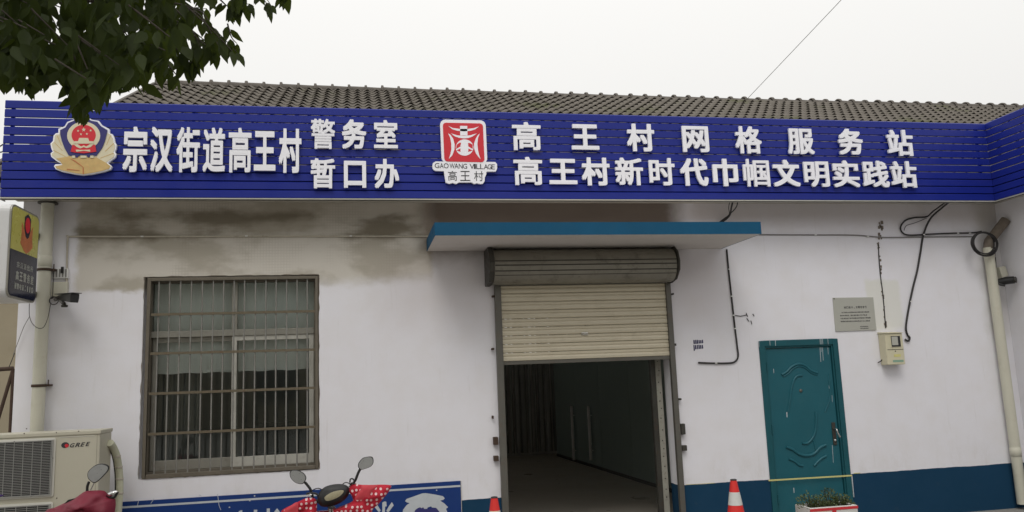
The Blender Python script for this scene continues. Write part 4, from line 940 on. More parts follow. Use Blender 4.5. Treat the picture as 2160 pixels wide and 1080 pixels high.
# tops of the painted characters (10.8x at 440,1030 and 7.714x at 780,1020)
for pts in ([(690,520),(740,500),(770,500),(765,560),(700,680),(640,660)], [(1030,490),(1108,488),(1105,700),(1025,700)], [(1325,462),(1395,458),(1398,700),(1322,700)], [(1560,455),(1612,520),(1680,700),(1610,700),(1555,560),(1500,700),(1430,700),(1505,520)]):
    b = B(); b.prism(bp(pts, 440, 1030, 10.8), BY-.001, BY); b.build('letter_stroke', M['boardw'], e)
for pts in ([(75,380),(125,350),(178,435),(150,470)], [(203,310),(240,290),(268,295),(275,370),(250,375),(245,520),(195,520),(205,400)], [(360,300),(390,355),(340,420),(300,475),(268,445),(310,370)]):
    b = B(); b.prism(bp(pts, 780, 1020, 7.714), BY-.001, BY); b.build('letter_stroke', M['boardw'], e)
b = B(); b.prism(bp([(575,285),(600,250),(700,215),(850,160),(910,155),(1060,178),(1190,205),(1220,240),(1195,265),(1145,278),(1215,325),(1275,385),(1240,410),(1265,470),(1180,520),(1110,430),(1080,395),(1010,390),(1000,370),(940,390),(935,410),(885,412),(870,385),(840,400),(820,385),(780,400),(740,430),(700,520),(530,520),(540,430),(600,350),(648,318),(600,305)], 780, 1020, 7.714), BY-.001, BY); b.build('crest', M['boardw'], e)
b = B(); b.prism(bp([(740,432),(780,402),(820,387),(870,387),(885,414),(935,412),(1080,397),(1110,432),(1180,522),(700,522)], 780, 1020, 7.714), BY-.0008, BY-.0002); b.build('crest_inner', M['navy'], e)
b = B()
for l in ([(459,1042),(462,1066),(466,1076)], [(256,1052),(257,1078)], [(292,1057),(290,1066)], [(325,1052),(318,1062)], [(420,1044),(424,1045)]):
    b.tube(px(l, BY-.0005), .0028, 5)
for (x, y) in ((484,1070),(537,1046),(527,1056),(921,1034)): b.box(*(lambda p: ((p.x-.006, BY-.001, p.z-.005), (p.x+.006, BY-.0001, p.z+.005)))(at(x, y, BY)))
b.build('paint_spots', M['boardw'], e)

# ------------------------------------------------------------------ air conditioner
AX1, AY0, AZ = -2.158, -.62, at(210,907,-.62).z
AX0 = AX1-.95; AY1 = AY0+.33
e = empty('air_conditioner', (AX1-.47, AY0+.16, 0), 'tall cream outdoor air conditioner unit with two square fan grilles by the left drainpipe', 'air conditioner')
b = B(); b.box((AX0, AY0, .08), (AX1, AY1, AZ-.03)); b.build('casing', M['ac'], e, bev=.012)
b = B(); b.box((AX0-.006, AY0-.008, AZ-.032), (AX1+.006, AY1+.006, AZ)); b.build('lid', M['ac'], e, bev=.006)
for gz1_, gz0_ in ((at(116,923,AY0).z, at(112,1048,AY0).z), (at(105,1058.5,AY0).z, at(105,1058.5,AY0).z-.55)):
    gx1_ = at(116, 985, AY0).x; gx0_ = gx1_-(gz1_-gz0_)
    gg = B(); gg.prism([(x, z) for x, z in rrect(gx0_, gz0_, gx1_, gz1_, .02)], AY0-.010, AY0-.0005); gg = gg.build('grille_panel', M['acw'], e, bev=.003)
    b = B(); b.box((gx0_+.022, AY0-.0115, gz0_+.022), (gx1_-.022, AY0-.0102, gz1_-.022)); b.build('opening', M['acd'], gg)
    cx_, cz_ = (gx0_+gx1_)/2, (gz0_+gz1_)/2
    b = B()
    for k in range(4):
        t0 = k*math.pi/2+.3; pts = [(cx_, cz_)]+[(cx_+.24*math.cos(t0+j*.16), cz_+.24*math.sin(t0+j*.16)) for j in range(6)]; b.prism(pts, AY0-.0135, AY0-.0117)
    b.build('fan_blade', M['blackm'], gg)
    b = B(); nH = 34
    for i in range(nH):
        z = gz0_+.025+(gz1_-gz0_-.05)*i/(nH-1); b.box((gx0_+.02, AY0-.024, z-.0016), (gx1_-.02, AY0-.021, z+.0016))
    for i in range(7):
        x = gx0_+.03+(gx1_-gx0_-.06)*i/6; b.box((x-.002, AY0-.0209, gz0_+.02), (x+.002, AY0-.017, gz1_-.02))
    b.box((gx0_+.016, AY0-.026, gz0_+.016), (gx0_+.022, AY0-.010, gz1_-.016)); b.box((gx1_-.022, AY0-.026, gz0_+.016), (gx1_-.016, AY0-.010, gz1_-.016)); b.box((gx0_+.022, AY0-.026, gz0_+.016), (gx1_-.022, AY0-.010, gz0_+.021)); b.box((gx0_+.022, AY0-.026, gz1_-.021), (gx1_-.022, AY0-.010, gz1_-.016))
    b.build('wire_guard', M['acg'], gg)
b = B(); pz = at(160,921,AY0).z; b.box((at(124,921,AY0).x, AY0-.003, pz-.002), (at(200,919,AY0).x, AY0-.0004, pz+.002)); b.build('press_line', M['acw'], e)
b = B(); X = at(202.5,990,AY0).x; b.box((X-.0015, AY0-.002, .1), (X+.0015, AY0-.0003, AZ-.035)); b.build('panel_seam', mat('seam_shade', (.33,.31,.24), .6), e)
zc = at(145,938.5,AY0).z; X = at(137.5,938.5,AY0).x
b = B(); b.prism([(X+x, zc+z) for x, z in ell(0,0,.030,.024,24)], AY0-.0022, AY0-.0004); lg = b.build('maker_mark', M['ink'], e)
b = B(); b.prism([(X+.006+x, zc-.006+z) for x, z in ell(0,0,.022,.016,18,-90,90)]+[(X-.004, zc-.001)], AY0-.0032, AY0-.0024); b.build('maker_mark', M['red'], e)
b = B(); xs_ = (148, 158.5, 169.5, 180.5, 191)
for i, ch in enumerate('GREE'):
    put_glyph(b, ch, at(xs_[i], 938, AY0).x, at(xs_[i+1]-.8, 938, AY0).x, at(170, 942.3-.25*i*1.5+.4, AY0).z, at(170, 933.6-.25*i*1.5+.4, AY0).z, AY0-.0004, .0018, .02, .35); b.build('letter', M['ink'], e); b = B()
b = B()
for (x, y) in ((56,904.5),(51,914.5),(119,912.5),(166,909.5),(119,1051)):
    p = at(x, y, AY0-.009); b.lathe([(0,.004),(.004,.003),(.005,0)], (p.x, AY0-.0085 if y < 1000 else AY0-.0004, p.z), (0,-1,0), 8)
b.build('screw', M['rust'], e)
b = B()
for x in (AX0+.12, AX1-.12): b.box((x-.04, AY0+.01, 0), (x+.04, AY1-.01, .078))
b.build('feet', M['concrete'], e)
e = empty('refrigerant_pipe', (AX1+.1,-.3,.3), 'cream foam wrapped pipe curving down beside the air conditioner', 'pipe')
pl = [at(232,934,-.40), at(239,944,-.33), at(246,962,-.27), at(250,985,-.22), at(252,1010,-.20), at(252,1040,-.20), at(249,1080,-.20), at(246,1130,-.20), (at(244,1130,-.2).x,-.2,.05)]
b = B(); b.tube(smoothline(pl, 5), .031, 14); b.build('wrapped_pipe', M['foam'], e)
b = B(); b.tube(smoothline([Vector(p)+Vector((-.03,-.015,.0)) for p in pl[:6]], 5), .006, 8); b.build('lead', M['cable'], e)
b = B()
for k in (2, 3, 4, 5):
    p = Vector(pl[k]); b.lathe([(.032,-.010),(.0345,-.008),(.0345,.008),(.032,.010)], p, (0.1,0,1), 14)
b.build('tape_band', M['pvcc'], e)

# ------------------------------------------------------------------ traffic cones
def cone(x, y, h, label, tilt=0):
    e = empty('traffic_cone', (x, y, 0), label, 'traffic cone', 'traffic cones in front of the wall')
    b = B(); b.box((x-.18, y-.18, 0), (x+.18, y+.18, .03)); b.build('base', M['rubber'], e, bev=.01)
    rt, rb_ = .026, .135
    def rad(f): return rb_+(rt-rb_)*f
    lv = (0.0, .30, .46, .62, .80, .935, 1.0)
    names = (('body','cone'),('stripe','conew'),('body','cone'),('stripe','conew'),('tip','cone'))
    H0 = .03
    segs = [(0,.34,'cone_body','cone'),(.34,.50,'reflective_stripe','conew'),(.50,.665,'cone_body','cone'),(.665,.835,'reflective_stripe','conew'),(.835,.985,'cone_body','cone')]
    for a, c_, nm, m in segs:
        b = B(); ex = .0015 if m == 'conew' else 0
        b.lathe([(rad(a)+ex, H0+(h-H0)*a), (rad(c_)+ex, H0+(h-H0)*c_)], (x, y, 0), (0,0,1), 28); b.build(nm, M[m], e)
    b = B(); b.lathe([(rad(.985), H0+(h-H0)*.985), (rt+.002, H0+(h-H0)*.988), (rt+.002, h), (rt-.006, h+.002), (rt-.008, h-.03), (0, h-.03)], (x, y, 0), (0,0,1), 20); b.build('top_ring', M['blackm'], e)
p = at(1547,1011,-1.2); cone(p.x, -1.2, p.z, 'red and white traffic cone standing just left of the teal door')
p = at(1042.5,1048,-1.3); cone(p.x, -1.3, p.z, 'red and white traffic cone at the left side of the shutter doorway')

# ------------------------------------------------------------------ planter
pz = .42
pf0, pf1, pbk, pbr = atZ(1706,1072,pz), atZ(1811.5,1066,pz), atZ(1674,1060.5,pz), atZ(1793,1059,pz)
e = empty('planter_box', ((pf0.x+pf1.x)/2, (pf0.y+pbk.y)/2, 0), 'white square planter with red trim and small shrubs before the teal door', 'planter')
fy = (pf0.y+pf1.y)/2; by_ = (pbk.y+pbr.y)/2; px0, px1 = pf0.x, pf1.x
if by_-fy < .15: by_ = fy+.3
th = .028
b = B(); b.box((px0, fy, .0), (px1, fy+th, pz)); b.box((px0, by_-th, 0), (px1, by_, pz)); b.box((px0, fy+th, 0), (px0+th, by_-th, pz)); b.box((px1-th, fy+th, 0), (px1, by_-th, pz)); b.build('box', M['concrete'], e, bev=.004)
b = B(); b.box((px0-.003, fy-.004, pz-.028), (px1+.003, fy-.0005, pz-.006)); b.box(((px0+px1)/2-.02, fy-.004, .02), ((px0+px1)/2+.018, fy-.0005, pz-.029)); b.box((px1-.003+.004, fy, pz-.028), (px1+.004, by_, pz-.006)); b.build('red_trim', M['plred'], e)
b = B(); b.box((px0+th+.001, fy+th+.001, .05), (px1-th-.001, by_-th-.001, pz-.035)); b.build('soil', M['soil'], e)
def little(b, p, d, w, l):
    d = d.normalized(); s_ = d.cross(Vector((random.random()-.5, random.random()-.5, random.random())))
    if s_.length < .05: s_ = d.orthogonal()
    s_.normalize(); b.add([p, p+d*l*.45+s_*w, p+d*l, p+d*l*.45-s_*w], [(0,1,2,3)])
for k, (fx, hgt, wid) in enumerate(((.20,.16,.11),(.36,.10,.09),(.62,.20,.08),(.86,.13,.08),(.50,.06,.09),(.95,.06,.06),(.74,.07,.10))):
    cx_ = px0+(px1-px0)*fx; cy_ = (fy+by_)/2+random.uniform(-.04,.04)
    pe = empty('shrub', (cx_, cy_, pz-.035), ('bushy dark shrub at the left end of the planter','small shrub second from the left in the planter','tallest upright yellow-green shrub in the middle of the planter','round shrub near the right end of the planter','tiny low plant in front of the tall shrub in the planter','tiny sprig in the right corner of the planter','low spreading plant right of the tall shrub in the planter')[k], 'shrub', 'shrubs in the planter')
    b = B(); sb = B()
    for i in range(230 if k < 4 else 110):
        a = random.uniform(0, 6.28); r_ = wid*math.sqrt(random.random()); z = hgt*random.random()*(1-.5*r_/wid)
        p = Vector((cx_+r_*math.cos(a), cy_+r_*.8*math.sin(a), pz-.03+z)); little(b, p, Vector((math.cos(a), math.sin(a), random.uniform(.2,1.6))), .006, .026)
    for i in range(6):
        a = i*1.05; sb.tube([(cx_, cy_, pz-.035), (cx_+wid*.5*math.cos(a), cy_+wid*.4*math.sin(a), pz-.035+hgt*.8)], [.003,.0015], 5)
    b.build('foliage', M['shrub'], pe); sb.build('stem', M['bark'], pe)

# ------------------------------------------------------------------ scooters
def wheel(par, c, r=.22, tilt=0):
    w = empty('wheel', (0,0,0), None, None); w.parent = par
    w.location = Vector(c)-par.location
    b = B(); b.lathe([(r-.07,-.035),(r-.02,-.048),(r-.003,-.025),(r,0),(r-.003,.025),(r-.02,.048),(r-.07,.035)], c, (1,0,0), 28); b.build('tyre', M['rubber'], w)
    b = B(); b.lathe([(.0,-.03),(.03,-.035),(.035,-.02),(r-.08,-.015),(r-.07,-.033),(r-.07,.033),(r-.08,.015),(.035,.02),(.03,.035),(0,.03)], c, (1,0,0), 20); b.build('rim', M['steel'], w)
def mirror_obj(par, outline, Y, stalk, glass_scale=.90, name='mirror'):
    o = smoothloop([at(x, y, Y) for x, y in outline], 4); sh = puff(o, .012, .030, 4).build(name, M['black'], par)
    c = sum(o, Vector())/len(o); g_ = [c+(p-c)*glass_scale for p in o]; g_ = [Vector((p.x, Y-.0145, p.z)) for p in g_]
    q = B(); n = len(g_); q.add(g_, [tuple(range(n))]); q.build('mirror_glass', M['mirror'], sh)
    q = B(); q.tube(smoothline([at(x, y, Y+dy) for x, y, dy in stalk], 4), [.010]*(4*(len(stalk)-1)+1), 8); q.build('mirror_stalk', M['black'], par)
def scooter_body(par, cx_, yf, paint, seatmat):
    """yf is the steering head's y; machine faces the wall (+y)"""
    wheel(par, (cx_, yf+.30, .22)); wheel(par, (cx_, yf-.92, .22))
    b = B(); b.tube([(cx_-.07, yf+.30, .22), (cx_-.07, yf+.02, .70)], .018, 8); b.tube([(cx_+.07, yf+.30, .22), (cx_+.07, yf+.02, .70)], .018, 8); b.tube([(cx_, yf, .60), (cx_, yf-.04, .74)], .03, 10); b.build('fork', M['steel'], par)
    prof_ = [(-.03,.30),(-.06,.45),(-.05,.60),(.0,.72),(.06,.70),(.10,.55),(.08,.35)]
    b = B(); b.prismx([(yf+y, z) for y, z in prof_], cx_-.17, cx_+.17); b.build('front_shield', paint, par, bev=.03)
    b = B(); b.box((cx_-.15, yf-.55, .26), (cx_+.15, yf-.04, .33)); b.build('footboard', M['blackm'], par, bev=.012)
    b = B(); b.prismx([(yf-.50,.32),(yf-.48,.58),(yf-1.15,.64),(yf-1.22,.50),(yf-1.05,.34)], cx_-.14, cx_+.14); b.build('rear_body', paint, par, bev=.03)
    b = B(); b.prismx([(yf-.47,.585),(yf-.50,.67),(yf-.85,.66),(yf-1.16,.70),(yf-1.18,.65)], cx_-.13, cx_+.13); b.build('seat', seatmat, par, bev=.02)
    b = B(); b.prismx([(yf+.12,.40),(yf+.34,.46),(yf+.50,.38),(yf+.50,.36),(yf+.33,.43),(yf+.12,.36)], cx_-.07, cx_+.07); b.build('front_mudguard', paint, par, bev=.01)
    b = B(); b.box((cx_-.06, yf-1.235, .50), (cx_+.06, yf-1.205, .56)); b.build('tail_light', M['red'], par, bev=.008)
    b = B(); b.tube([(cx_-.10, yf-.50, .28), (cx_-.24, yf-.46, .01)], .010, 8); b.build('side_stand', M['steel'], par)
SY = -1.70
cxs = at(705,1045,SY).x
sc = empty('scooter', (cxs, SY, 0), 'electric scooter with red polka dot handlebar muffs parked before the navy board', 'scooter')
scooter_body(sc, cxs-.02, SY+.05, M['sred'], M['blackm'])
def spx(pts, Y, k=8.308, x0=600, y0=950): return [at(x0+x/k, y0+y/k, Y) for x, y in pts]
o = smoothloop(spx([(585,800),(640,700),(720,635),(850,597),(1000,590),(1100,620),(1140,690),(1120,790),(1040,880),(930,945),(800,985),(680,990),(600,940)], SY), 3)
puff(o, .05, .10, 5).build('instrument_cluster', M['black'], sc)
o = smoothloop(spx([(640,850),(680,780),(790,720),(920,690),(1040,680),(1090,700),(1060,780),(970,850),(860,900),(740,915),(660,905)], SY-.044), 3)
puff(o, .010, .008, 3).build('dial_bezel', M['blackm'], sc)
o = smoothloop(spx([(700,830),(750,780),(830,735),(930,706),(1010,697),(1040,715),(1010,765),(950,815),(870,855),(790,880),(730,882)], SY-.054), 3)
puff(o, .004, .004, 3).build('dial', M['dial'], sc)
mo = [(620,991),(630,992),(641,998),(646,1006),(645,1013),(640,1020),(632,1021),(621,1017),(613,1008),(611,998),(614,992)]
mirror_obj(sc, mo, SY, [(643,1017,.02),(649,1024,.02),(655,1033,.02),(660,1050,.03)])
mo = [(757,975),(765,966),(776,963),(785,963.5),(788,970),(787,978),(781,985),(770,989),(762,991),(757,988),(755,982)]
mirror_obj(sc, mo, SY, [(760,989,.02),(755,999,.02),(750,1012,.02),(742,1024,.03)])
b = B(); b.tube([Vector(at(640,1066,SY+.03)), Vector(at(700,1048,SY+.06)), Vector(at(745,1032,SY+.03))], .016, 8); b.build('handlebar', M['black'], sc)
b = B(); b.tube(smoothline([at(738,1018,SY), at(739,1011,SY), at(744,1010,SY), at(747,1015,SY), at(744,1021,SY)], 4), .006, 6); b.tube(smoothline([at(752,1023,SY), at(742,1019,SY), at(738,1024,SY)], 3), .007, 6); b.build('brake_lever', M['black'], sc)
b = B(); b.tube(smoothline([at(646,1042,SY), at(655,1040,SY), at(668,1042,SY), at(672,1052,SY)], 4), [.008]*13, 6); b.build('brake_lever', M['blackm'], sc)
b = B(); b.tube(smoothline([at(648,1046,SY-.01), at(654,1043,SY-.01), at(658,1044,SY-.01)], 3), .004, 6); b.build('lever_tip', M['chrome'], sc)
ro = smoothloop(spx([(1120,700),(1150,630),(1230,575),(1320,600),(1500,605),(1700,600),(1865,612),(1850,680),(1800,760),(1700,880),(1630,960),(1560,1020),(1520,1120),(1500,1230),(1100,1260),(860,1200),(830,1100),(840,1060),(1000,1000),(1130,930),(1200,880),(1180,800)], SY+.01), 3)
rm = puff(ro, .07, .08, 8, .05, 15).build('handlebar_muff', M['dots'], sc)
o = smoothloop(spx([(1355,610),(1500,606),(1640,610),(1570,690),(1510,760),(1470,860),(1350,866),(1235,860),(1270,760),(1330,690)], SY-.068), 3)
puff(o, .012, .012, 4, .008, 14).build('muff_patch', M['coral'], sc, label='plain coral patch')
lo = smoothloop(spx([(370,840),(430,825),(500,830),(555,870),(570,960),(565,1060),(570,1200),(200,1230),(-60,1230),(-60,1080),(0,1020),(120,960),(230,905)], SY+.01), 3)
puff(lo, .06, .07, 7, .045, 15).build('handlebar_muff', M['dots'], sc)
o = smoothloop(spx([(215,905),(245,960),(240,1060),(260,1130),(100,1160),(-30,1130),(10,1040),(110,970)], SY-.045), 3)
puff(o, .012, .012, 4, .006, 14).build('muff_patch', M['coral'], sc, label='plain coral patch')

b = B()
for pts in ([(655,1036),(672,1030),(690,1040)], [(742,1022),(728,1018),(715,1030)], [(744,1024),(733,1028),(722,1036)]): b.tube(smoothline([at(x, y, SY+.02) for x, y in pts], 5), .004, 6)
b.build('brake_cable', M['cable'], sc)
S2 = -1.45
c2 = at(200,1075,S2).x
s2 = empty('scooter', (c2, S2, 0), 'scooter under a maroon cloth cover with one mirror showing, in front of the air conditioner', 'scooter')
scooter_body(s2, c2-.05, S2+.05, M['sred'], M['blackm'])
def p6(pts, Y): return [at(x/5.4, 880+y/5.4, Y) for x, y in pts]
o = smoothloop(p6([(520,1070),(600,1040),(740,975),(850,925),(960,850),(1050,835),(1185,838),(1225,885),(1265,915),(1310,925),(1318,1010),(1305,1100),(1310,1280),(900,1330),(400,1300)], S2), 3)
puff(o, .12, .12, 10, .085, 9).build('cloth_cover', M['maroon'], s2)
b = B(); b.prism([(p.x, p.z) for p in p6([(735,985),(780,940),(900,915),(860,935)], S2-.02)], S2-.03, S2); b.build('cover_fold', M['black'], s2)
mirror_obj(s2, [(x/5.4, 880+y/5.4) for x, y in [(1000,630),(1040,580),(1100,540),(1160,527),(1215,538),(1245,560),(1240,600),(1200,650),(1130,720),(1080,750),(1040,735),(1000,690)]], S2, [(188,1016,.02),(184.5,1025,.02),(183.5,1038,.02)])
b = B(); b.tube([at(198.5,1019,S2), at(191,1034,S2)], .004, 6); b.build('mirror_brace', M['wire'], s2)
o = smoothloop(p6([(1218,880),(1260,850),(1310,835),(1340,848),(1320,870),(1290,895),(1240,905)], S2-.03), 3)
puff(o, .015, .015, 4).build('lever_guard', M['chrome'], s2)
b = B(); b.tube(smoothline(p6([(1218,888),(1250,912),(1300,915),(1325,880),(1342,850)], S2-.02), 4), .009, 8); b.build('brake_lever', M['black'], s2)
b = B(); e = empty('ribbon', at(2,1045,S2), 'small purple ribbon tip at the left edge over the air conditioner grille', 'ribbon')
o = smoothloop([at(-14,1040,S2-.1), at(0,1043,S2-.1), at(8,1044.5,S2-.1), at(2,1048,S2-.1), at(-14,1052,S2-.1)], 3); puff(o, .008, .008, 3).build('cloth', mat('purple_cloth', (.06,.02,.16), .7), e)
b = B(); b.tube([at(-12,1048,S2-.09), (at(-12,1048,S2-.09).x-.03, S2-.09, 0)], .012, 8); b.build('stick', M['metal_d'], e)

# ------------------------------------------------------------------ house added behind the camera to darken reflections in glass and mirrors
oh = empty('added_opposite_house', (2, -26, 0), 'plain beige two-storey house added unseen across the street, to darken reflections in the panes', 'building')
b = B(); b.box((-24, -34, 0), (28, -26, 6.4)); b.build('wall', M['beige'], oh)
b = B(); b.prismx([(-34.4, 6.403), (-25.5, 6.403), (-30, 8.4)], -24.4, 28.4); b.build('roof', M['ridge'], oh)
for zz in (1.0, 4.1):
    for k in range(9):
        x = -21+k*5.6; b = B(); b.box((x, -25.998, zz), (x+1.7, -25.95, zz+1.5)); q = b.build('window', M['alu'], oh)
        b = B(); b.box((x+.08, -25.948, zz+.08), (x+1.62, -25.94, zz+1.42)); b.build('pane', M['blackm'], q)

# ------------------------------------------------------------------ neighbour at the left
nb = empty('neighbour_house', (-6, 4, 0), 'beige rendered neighbouring wall seen at the left edge under the light box', 'building')
b = B(); b.box((-9.0, 3.2, 0), (-3.45, 3.4, 3.1)); b.build('wall', M['beige'], nb)
b = B(); b.box((-9.0, 3.41, 0), (-8.8, 9.0, 3.1)); b.build('side_wall', M['beige'], nb)
b = B(); b.box((-9.2, 3.05, 3.103), (-3.40, 9.2, 3.2)); b.build('roof', M['ridge'], nb)
e = empty('steel_frame', at(10,780,1.2), 'rusty steel bar and slanting strut at the left edge beside the wall end', 'frame')
b = B(); b.tube([at(-60,783,1.0), at(28,777,1.0)], .022, 8); b.build('bar', M['rust'], e)
b = B(); b.tube([at(28,778,1.0), at(-22,945,1.0)], .018, 8); b.build('strut', M['rust'], e)
b = B(); b.tube([at(-60,779,1.0), at(18,775,1.0)], .006, 6); b.tube([at(31,745,.9), at(18,777,1.0)], .004, 6); b.build('wire', M['cable'], e)
b = B(); q = at(28,778,1.0); b.tube([(q.x, 1.0, q.z), (q.x, 1.0, 0)], .015, 8); b.build('post', M['rust'], e)

# ------------------------------------------------------------------ office furniture dimly seen through the window
e = empty('desk', (-1.2, 1.7, .03), 'dark office desk dimly seen through the barred window', 'desk')
b = B(); b.box((-2.2,1.4,.75),(-.3,2.1,.79)); b.build('desk_top', M['wood'], e)
for x in (-2.15, -.4): b = B(); b.box((x,1.45,.03),(x+.05,2.05,.75)); b.build('leg', M['wood'], e)
e = empty('monitor', (-.9, 1.8, .79), 'dark monitor standing on the desk behind the right half of the window', 'monitor')
b = B(); b.box((-1.15,1.78,.9),(-.6,1.82,1.25)); b.build('screen', M['black'], e); b = B(); b.box((-.92,1.80,.79),(-.84,1.83,.92)); b.box((-1.0,1.72,.79),(-.76,1.9,.80)); b.build('stand', M['black'], e)
e = empty('cabinet', (.4, 4.6, .03), 'tall grey cabinet at the back of the dark office', 'cabinet')
b = B(); b.box((-.1,4.5,.03),(.9,4.95,1.95)); b.build('carcass', M['curtd'], e)
for x in (-.08, .42): b = B(); b.box((x,4.48,.06),(x+.47,4.497,1.92)); b.build('cabinet_door', M['inw'], e)

# ------------------------------------------------------------------ tree at upper left
tr = empty('tree', (-3.6, -4.6, 0), 'dark broadleaf tree reaching over the upper left corner', 'tree')
b = B(); b.tube(smoothline([(-3.6,-4.6,0),(-3.55,-4.6,1.2),(-3.65,-4.55,2.4),(-3.4,-4.5,3.4)], 4), [.16,.15,.14,.135,.13,.125,.12,.118,.116,.11,.105,.10,.095], 12); b.build('trunk', M['bark'], tr)
rnd = random.Random(11)
limbs = [[(-3.4,-4.5,3.3),(-2.7,-4.4,3.8),(-1.9,-4.3,4.0),(-1.1,-4.2,3.95),(-.45,-4.1,3.75)], [(-3.45,-4.5,3.2),(-2.6,-4.7,3.6),(-1.9,-4.8,3.75),(-1.2,-4.75,3.7)],
         [(-3.5,-4.55,3.0),(-2.7,-4.1,3.5),(-2.0,-3.9,3.7),(-1.3,-3.9,3.65)], [(-3.4,-4.5,3.4),(-3.6,-4.2,4.3),(-3.3,-3.8,5.2)], [(-3.4,-4.5,3.4),(-2.6,-4.8,4.4),(-1.7,-4.9,5.0)], [(-3.45,-4.5,3.3),(-4.3,-4.8,4.0),(-4.9,-5.0,4.6)]]
for l in limbs:
    s_ = smoothline(l, 4); b = B(); b.tube(s_, [.055*(1-.8*i/len(s_))+.006 for i in range(len(s_))], 8); b.build('branch', M['bark'], tr)
def inpoly(x, y, P):
    c = False; n = len(P); j = n-1
    for i in range(n):
        if (P[i][1] > y) != (P[j][1] > y) and x < (P[j][0]-P[i][0])*(y-P[i][1])/(P[j][1]-P[i][1])+P[i][0]: c = not c
        j = i
    return c
POLA = [(-40,-40),(395,-40),(402,22),(422,42),(440,55),(470,72),(492,92),(508,112),(507,160),(470,168),(422,165),(392,186),(378,215),(345,216),(320,192),(290,190),(262,207),(235,218),(218,240),(205,268),(180,272),(158,264),(140,248),(152,215),(140,190),(112,172),(98,212),(85,208),(62,220),(40,200),(-40,194)]
POLB = [(380,-40),(612,-40),(607,27),(580,48),(553,45),(542,30),(528,60),(495,76),(480,42),(440,24),(400,12)]
def shape_ok(tip, base):
    for p, w in ((tip, 13), (base, 7)):
        x, y, z = proj(p); x += rnd.gauss(0, w)*.6; y -= abs(rnd.gauss(0, w))*.7-4
        if z < .3: continue
        if -30 < x < 2190 and -30 < y < 1110:
            if not (inpoly(x, y, POLA) or inpoly(x, y, POLB)): return False
    return True
leaf_v = [(0,0,0),(.15,.15,.02),(.225,.38,.035),(.14,.70,.01),(0,1,-.05),(-.14,.70,.01),(-.225,.38,.035),(-.15,.15,.02),(0,.30,-.02),(0,.65,-.03)]
leaf_f = [(0,1,8),(1,2,9,8),(2,3,9),(3,4,9),(9,4,5),(9,5,6),(8,9,6,7),(0,8,7)]
lm = bpy.data.meshes.new('leaf'); lm.from_pydata(leaf_v, [], leaf_f); lm.materials.append(M['leaf']); lm.update()
for p in lm.polygons: p.use_smooth = True
leaves = []; twigs = []
def add_leaf(base, L, droop=1.0, free=False):
    d = Vector((rnd.gauss(0,.42), rnd.gauss(0,.42), -droop*rnd.uniform(.6,1.3))).normalized()
    n_ = Vector((rnd.gauss(0,.65), -1, rnd.gauss(.1,.4))); x = d.cross(n_).normalized(); z = x.cross(d)
    if not free and not shape_ok(base+d*L, base): return False
    leaves.append((Matrix(((x.x, d.x, z.x, base.x), (x.y, d.y, z.y, base.y), (x.z, d.z, z.z, base.z), (0,0,0,1))) @ Matrix.Scale(L, 4), proj(base+d*L*.5), L)); return True
POLI = [(-60,-60),(345,-60),(368,30),(362,90),(345,140),(310,160),(262,172),(228,184),(196,212),(160,208),(140,178),(104,158),(60,182),(30,180),(-60,176)]
tries = 0
while len(leaves) < 1150 and tries < 60000:       # the dense inner part of the crown above the wall
    tries += 1
    x = rnd.uniform(-60, 370); y = rnd.uniform(-70, 215); Y = rnd.uniform(-4.9, -3.5)
    if not inpoly(x, y, POLI): continue
    if y < -10 and rnd.random() > .6: continue
    c = at(x, y-14, Y)
    for k in range(rnd.randint(2, 4)):
        add_leaf(c+Vector((rnd.gauss(0,.035), rnd.gauss(0,.05), rnd.gauss(0,.03))), rnd.uniform(.080, .120))
    if rnd.random() < .3: twigs.append((c+Vector((0,0,-.01)), c+Vector((rnd.uniform(-.16,-.05), rnd.uniform(-.08,.08), rnd.uniform(.04,.12)))))
SPR = [[(345,10),(385,30),(425,62),(460,96),(490,128)],[(350,60),(395,85),(430,112),(455,128)],[(300,110),(335,135),(362,165),(372,178)],[(340,100),(375,125),(395,150),(405,152)],[(240,140),(275,158),(300,168)],
       [(150,150),(168,180),(178,212),(182,235)],[(120,140),(150,180),(160,215),(158,228)],[(170,150),(192,190),(205,205)],[(20,150),(45,175),(55,188)],[(70,140),(88,165),(94,178)],[(205,150),(222,180),(232,190)],
       [(400,-60),(440,-25),(475,10),(490,35)],[(430,-60),(480,-30),(515,5),(526,28)],[(480,-60),(530,-35),(560,-5),(572,12)],[(520,-60),(570,-40),(598,-20),(605,-8)],[(380,-50),(405,-30),(430,-12)],[(460,-50),(500,-20),(508,-5)],[(330,-20),(370,-5),(400,15),(425,35)],[(480,70),(488,98),(500,112)],[(390,20),(420,50),(445,88),(462,118)],[(360,30),(390,60),(412,95),(425,125)]]
sprigs = []
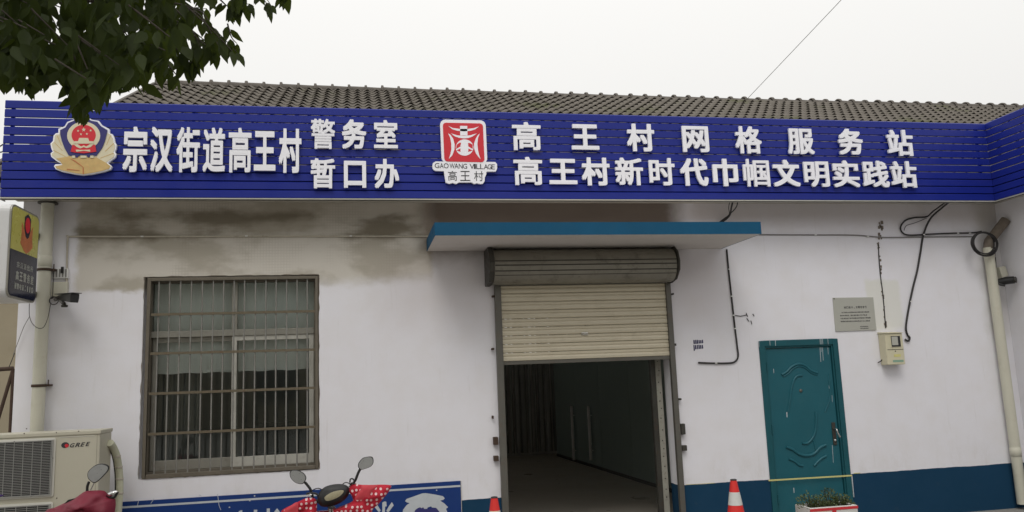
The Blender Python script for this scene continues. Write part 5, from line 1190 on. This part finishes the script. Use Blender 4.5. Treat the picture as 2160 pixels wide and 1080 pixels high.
for n_s, pl_ in enumerate(SPR):
    for rep_ in range(2 if n_s not in (18,) else 1):
        Y = rnd.uniform(-4.5, -3.7); sh = (rnd.gauss(0, 7)*rep_, rnd.gauss(0, 7)*rep_)
        line = smoothline([at(x+sh[0], y+sh[1]-((0 if 5 <= n_s <= 7 else 20) if y > 20 else 0), Y+rnd.gauss(0,.03)) for x, y in pl_], 4); sprigs.append(line)
        for k_, p in enumerate(line):
            if rnd.random() < (.42 if k_ > 3 else .7): add_leaf(p+Vector((rnd.gauss(0,.008), rnd.gauss(0,.01), 0)), rnd.uniform(.078, .112), 1.3, True)
            if k_ == len(line)-1: add_leaf(p, rnd.uniform(.075, .10), 1.2, True)
nview = len(leaves)
clusters = [((-3.6,-4.4,4.3),1.5,1.4,1.1),((-2.3,-4.5,4.55),1.4,1.2,.75),((-1.3,-4.4,4.45),1.0,1.0,.55),((-4.6,-4.7,4.4),1.1,1.1,.9),((-3.2,-3.9,5.2),1.2,1.0,.7),((-2.2,-4.9,5.2),1.2,1.0,.6)]
k = 0
while k < 5200:
    (cx_, cy_, cz_), rx, ry, rz = rnd.choice(clusters); v = Vector((rnd.gauss(0,1), rnd.gauss(0,1), rnd.gauss(0,1))).normalized()*rnd.random()**.45
    p = Vector((cx_+v.x*rx, cy_+v.y*ry, cz_+v.z*rz)); k += 1
    q = proj(p)
    if q[2] > 0 and -20 < q[0] < 640 and q[1] > -20: continue
    add_leaf(p, rnd.uniform(.07, .115), .6)
inview = sorted([l for l in leaves if -20 < l[1][0] < 640 and -30 < l[1][1] < 290], key=lambda l: l[1][2]-(.8 if l[1][1] > 110 or l[1][0] > 380 else 0))[:298]
ids = set(id(l) for l in inview)
tinv = Matrix.Translation(-tr.location)
for l in inview:
    o = bpy.data.objects.new('leaf', lm); COL.objects.link(o); o.parent = tr; o.matrix_local = tinv @ l[0]
b = B()
for l in leaves:
    if id(l) in ids: continue
    b.add([l[0] @ Vector(v) for v in leaf_v], leaf_f, True)
b.build('foliage', M['leaf'], tr, kind='stuff')
b = B()
for a, c_ in twigs: b.tube([a, c_], [.0022, .0040], 5, False)
for l in sprigs: b.tube(l, [.0045-.003*i/len(l) for i in range(len(l))], 5, False)
b.build('twigs', M['bark'], tr, kind='stuff')
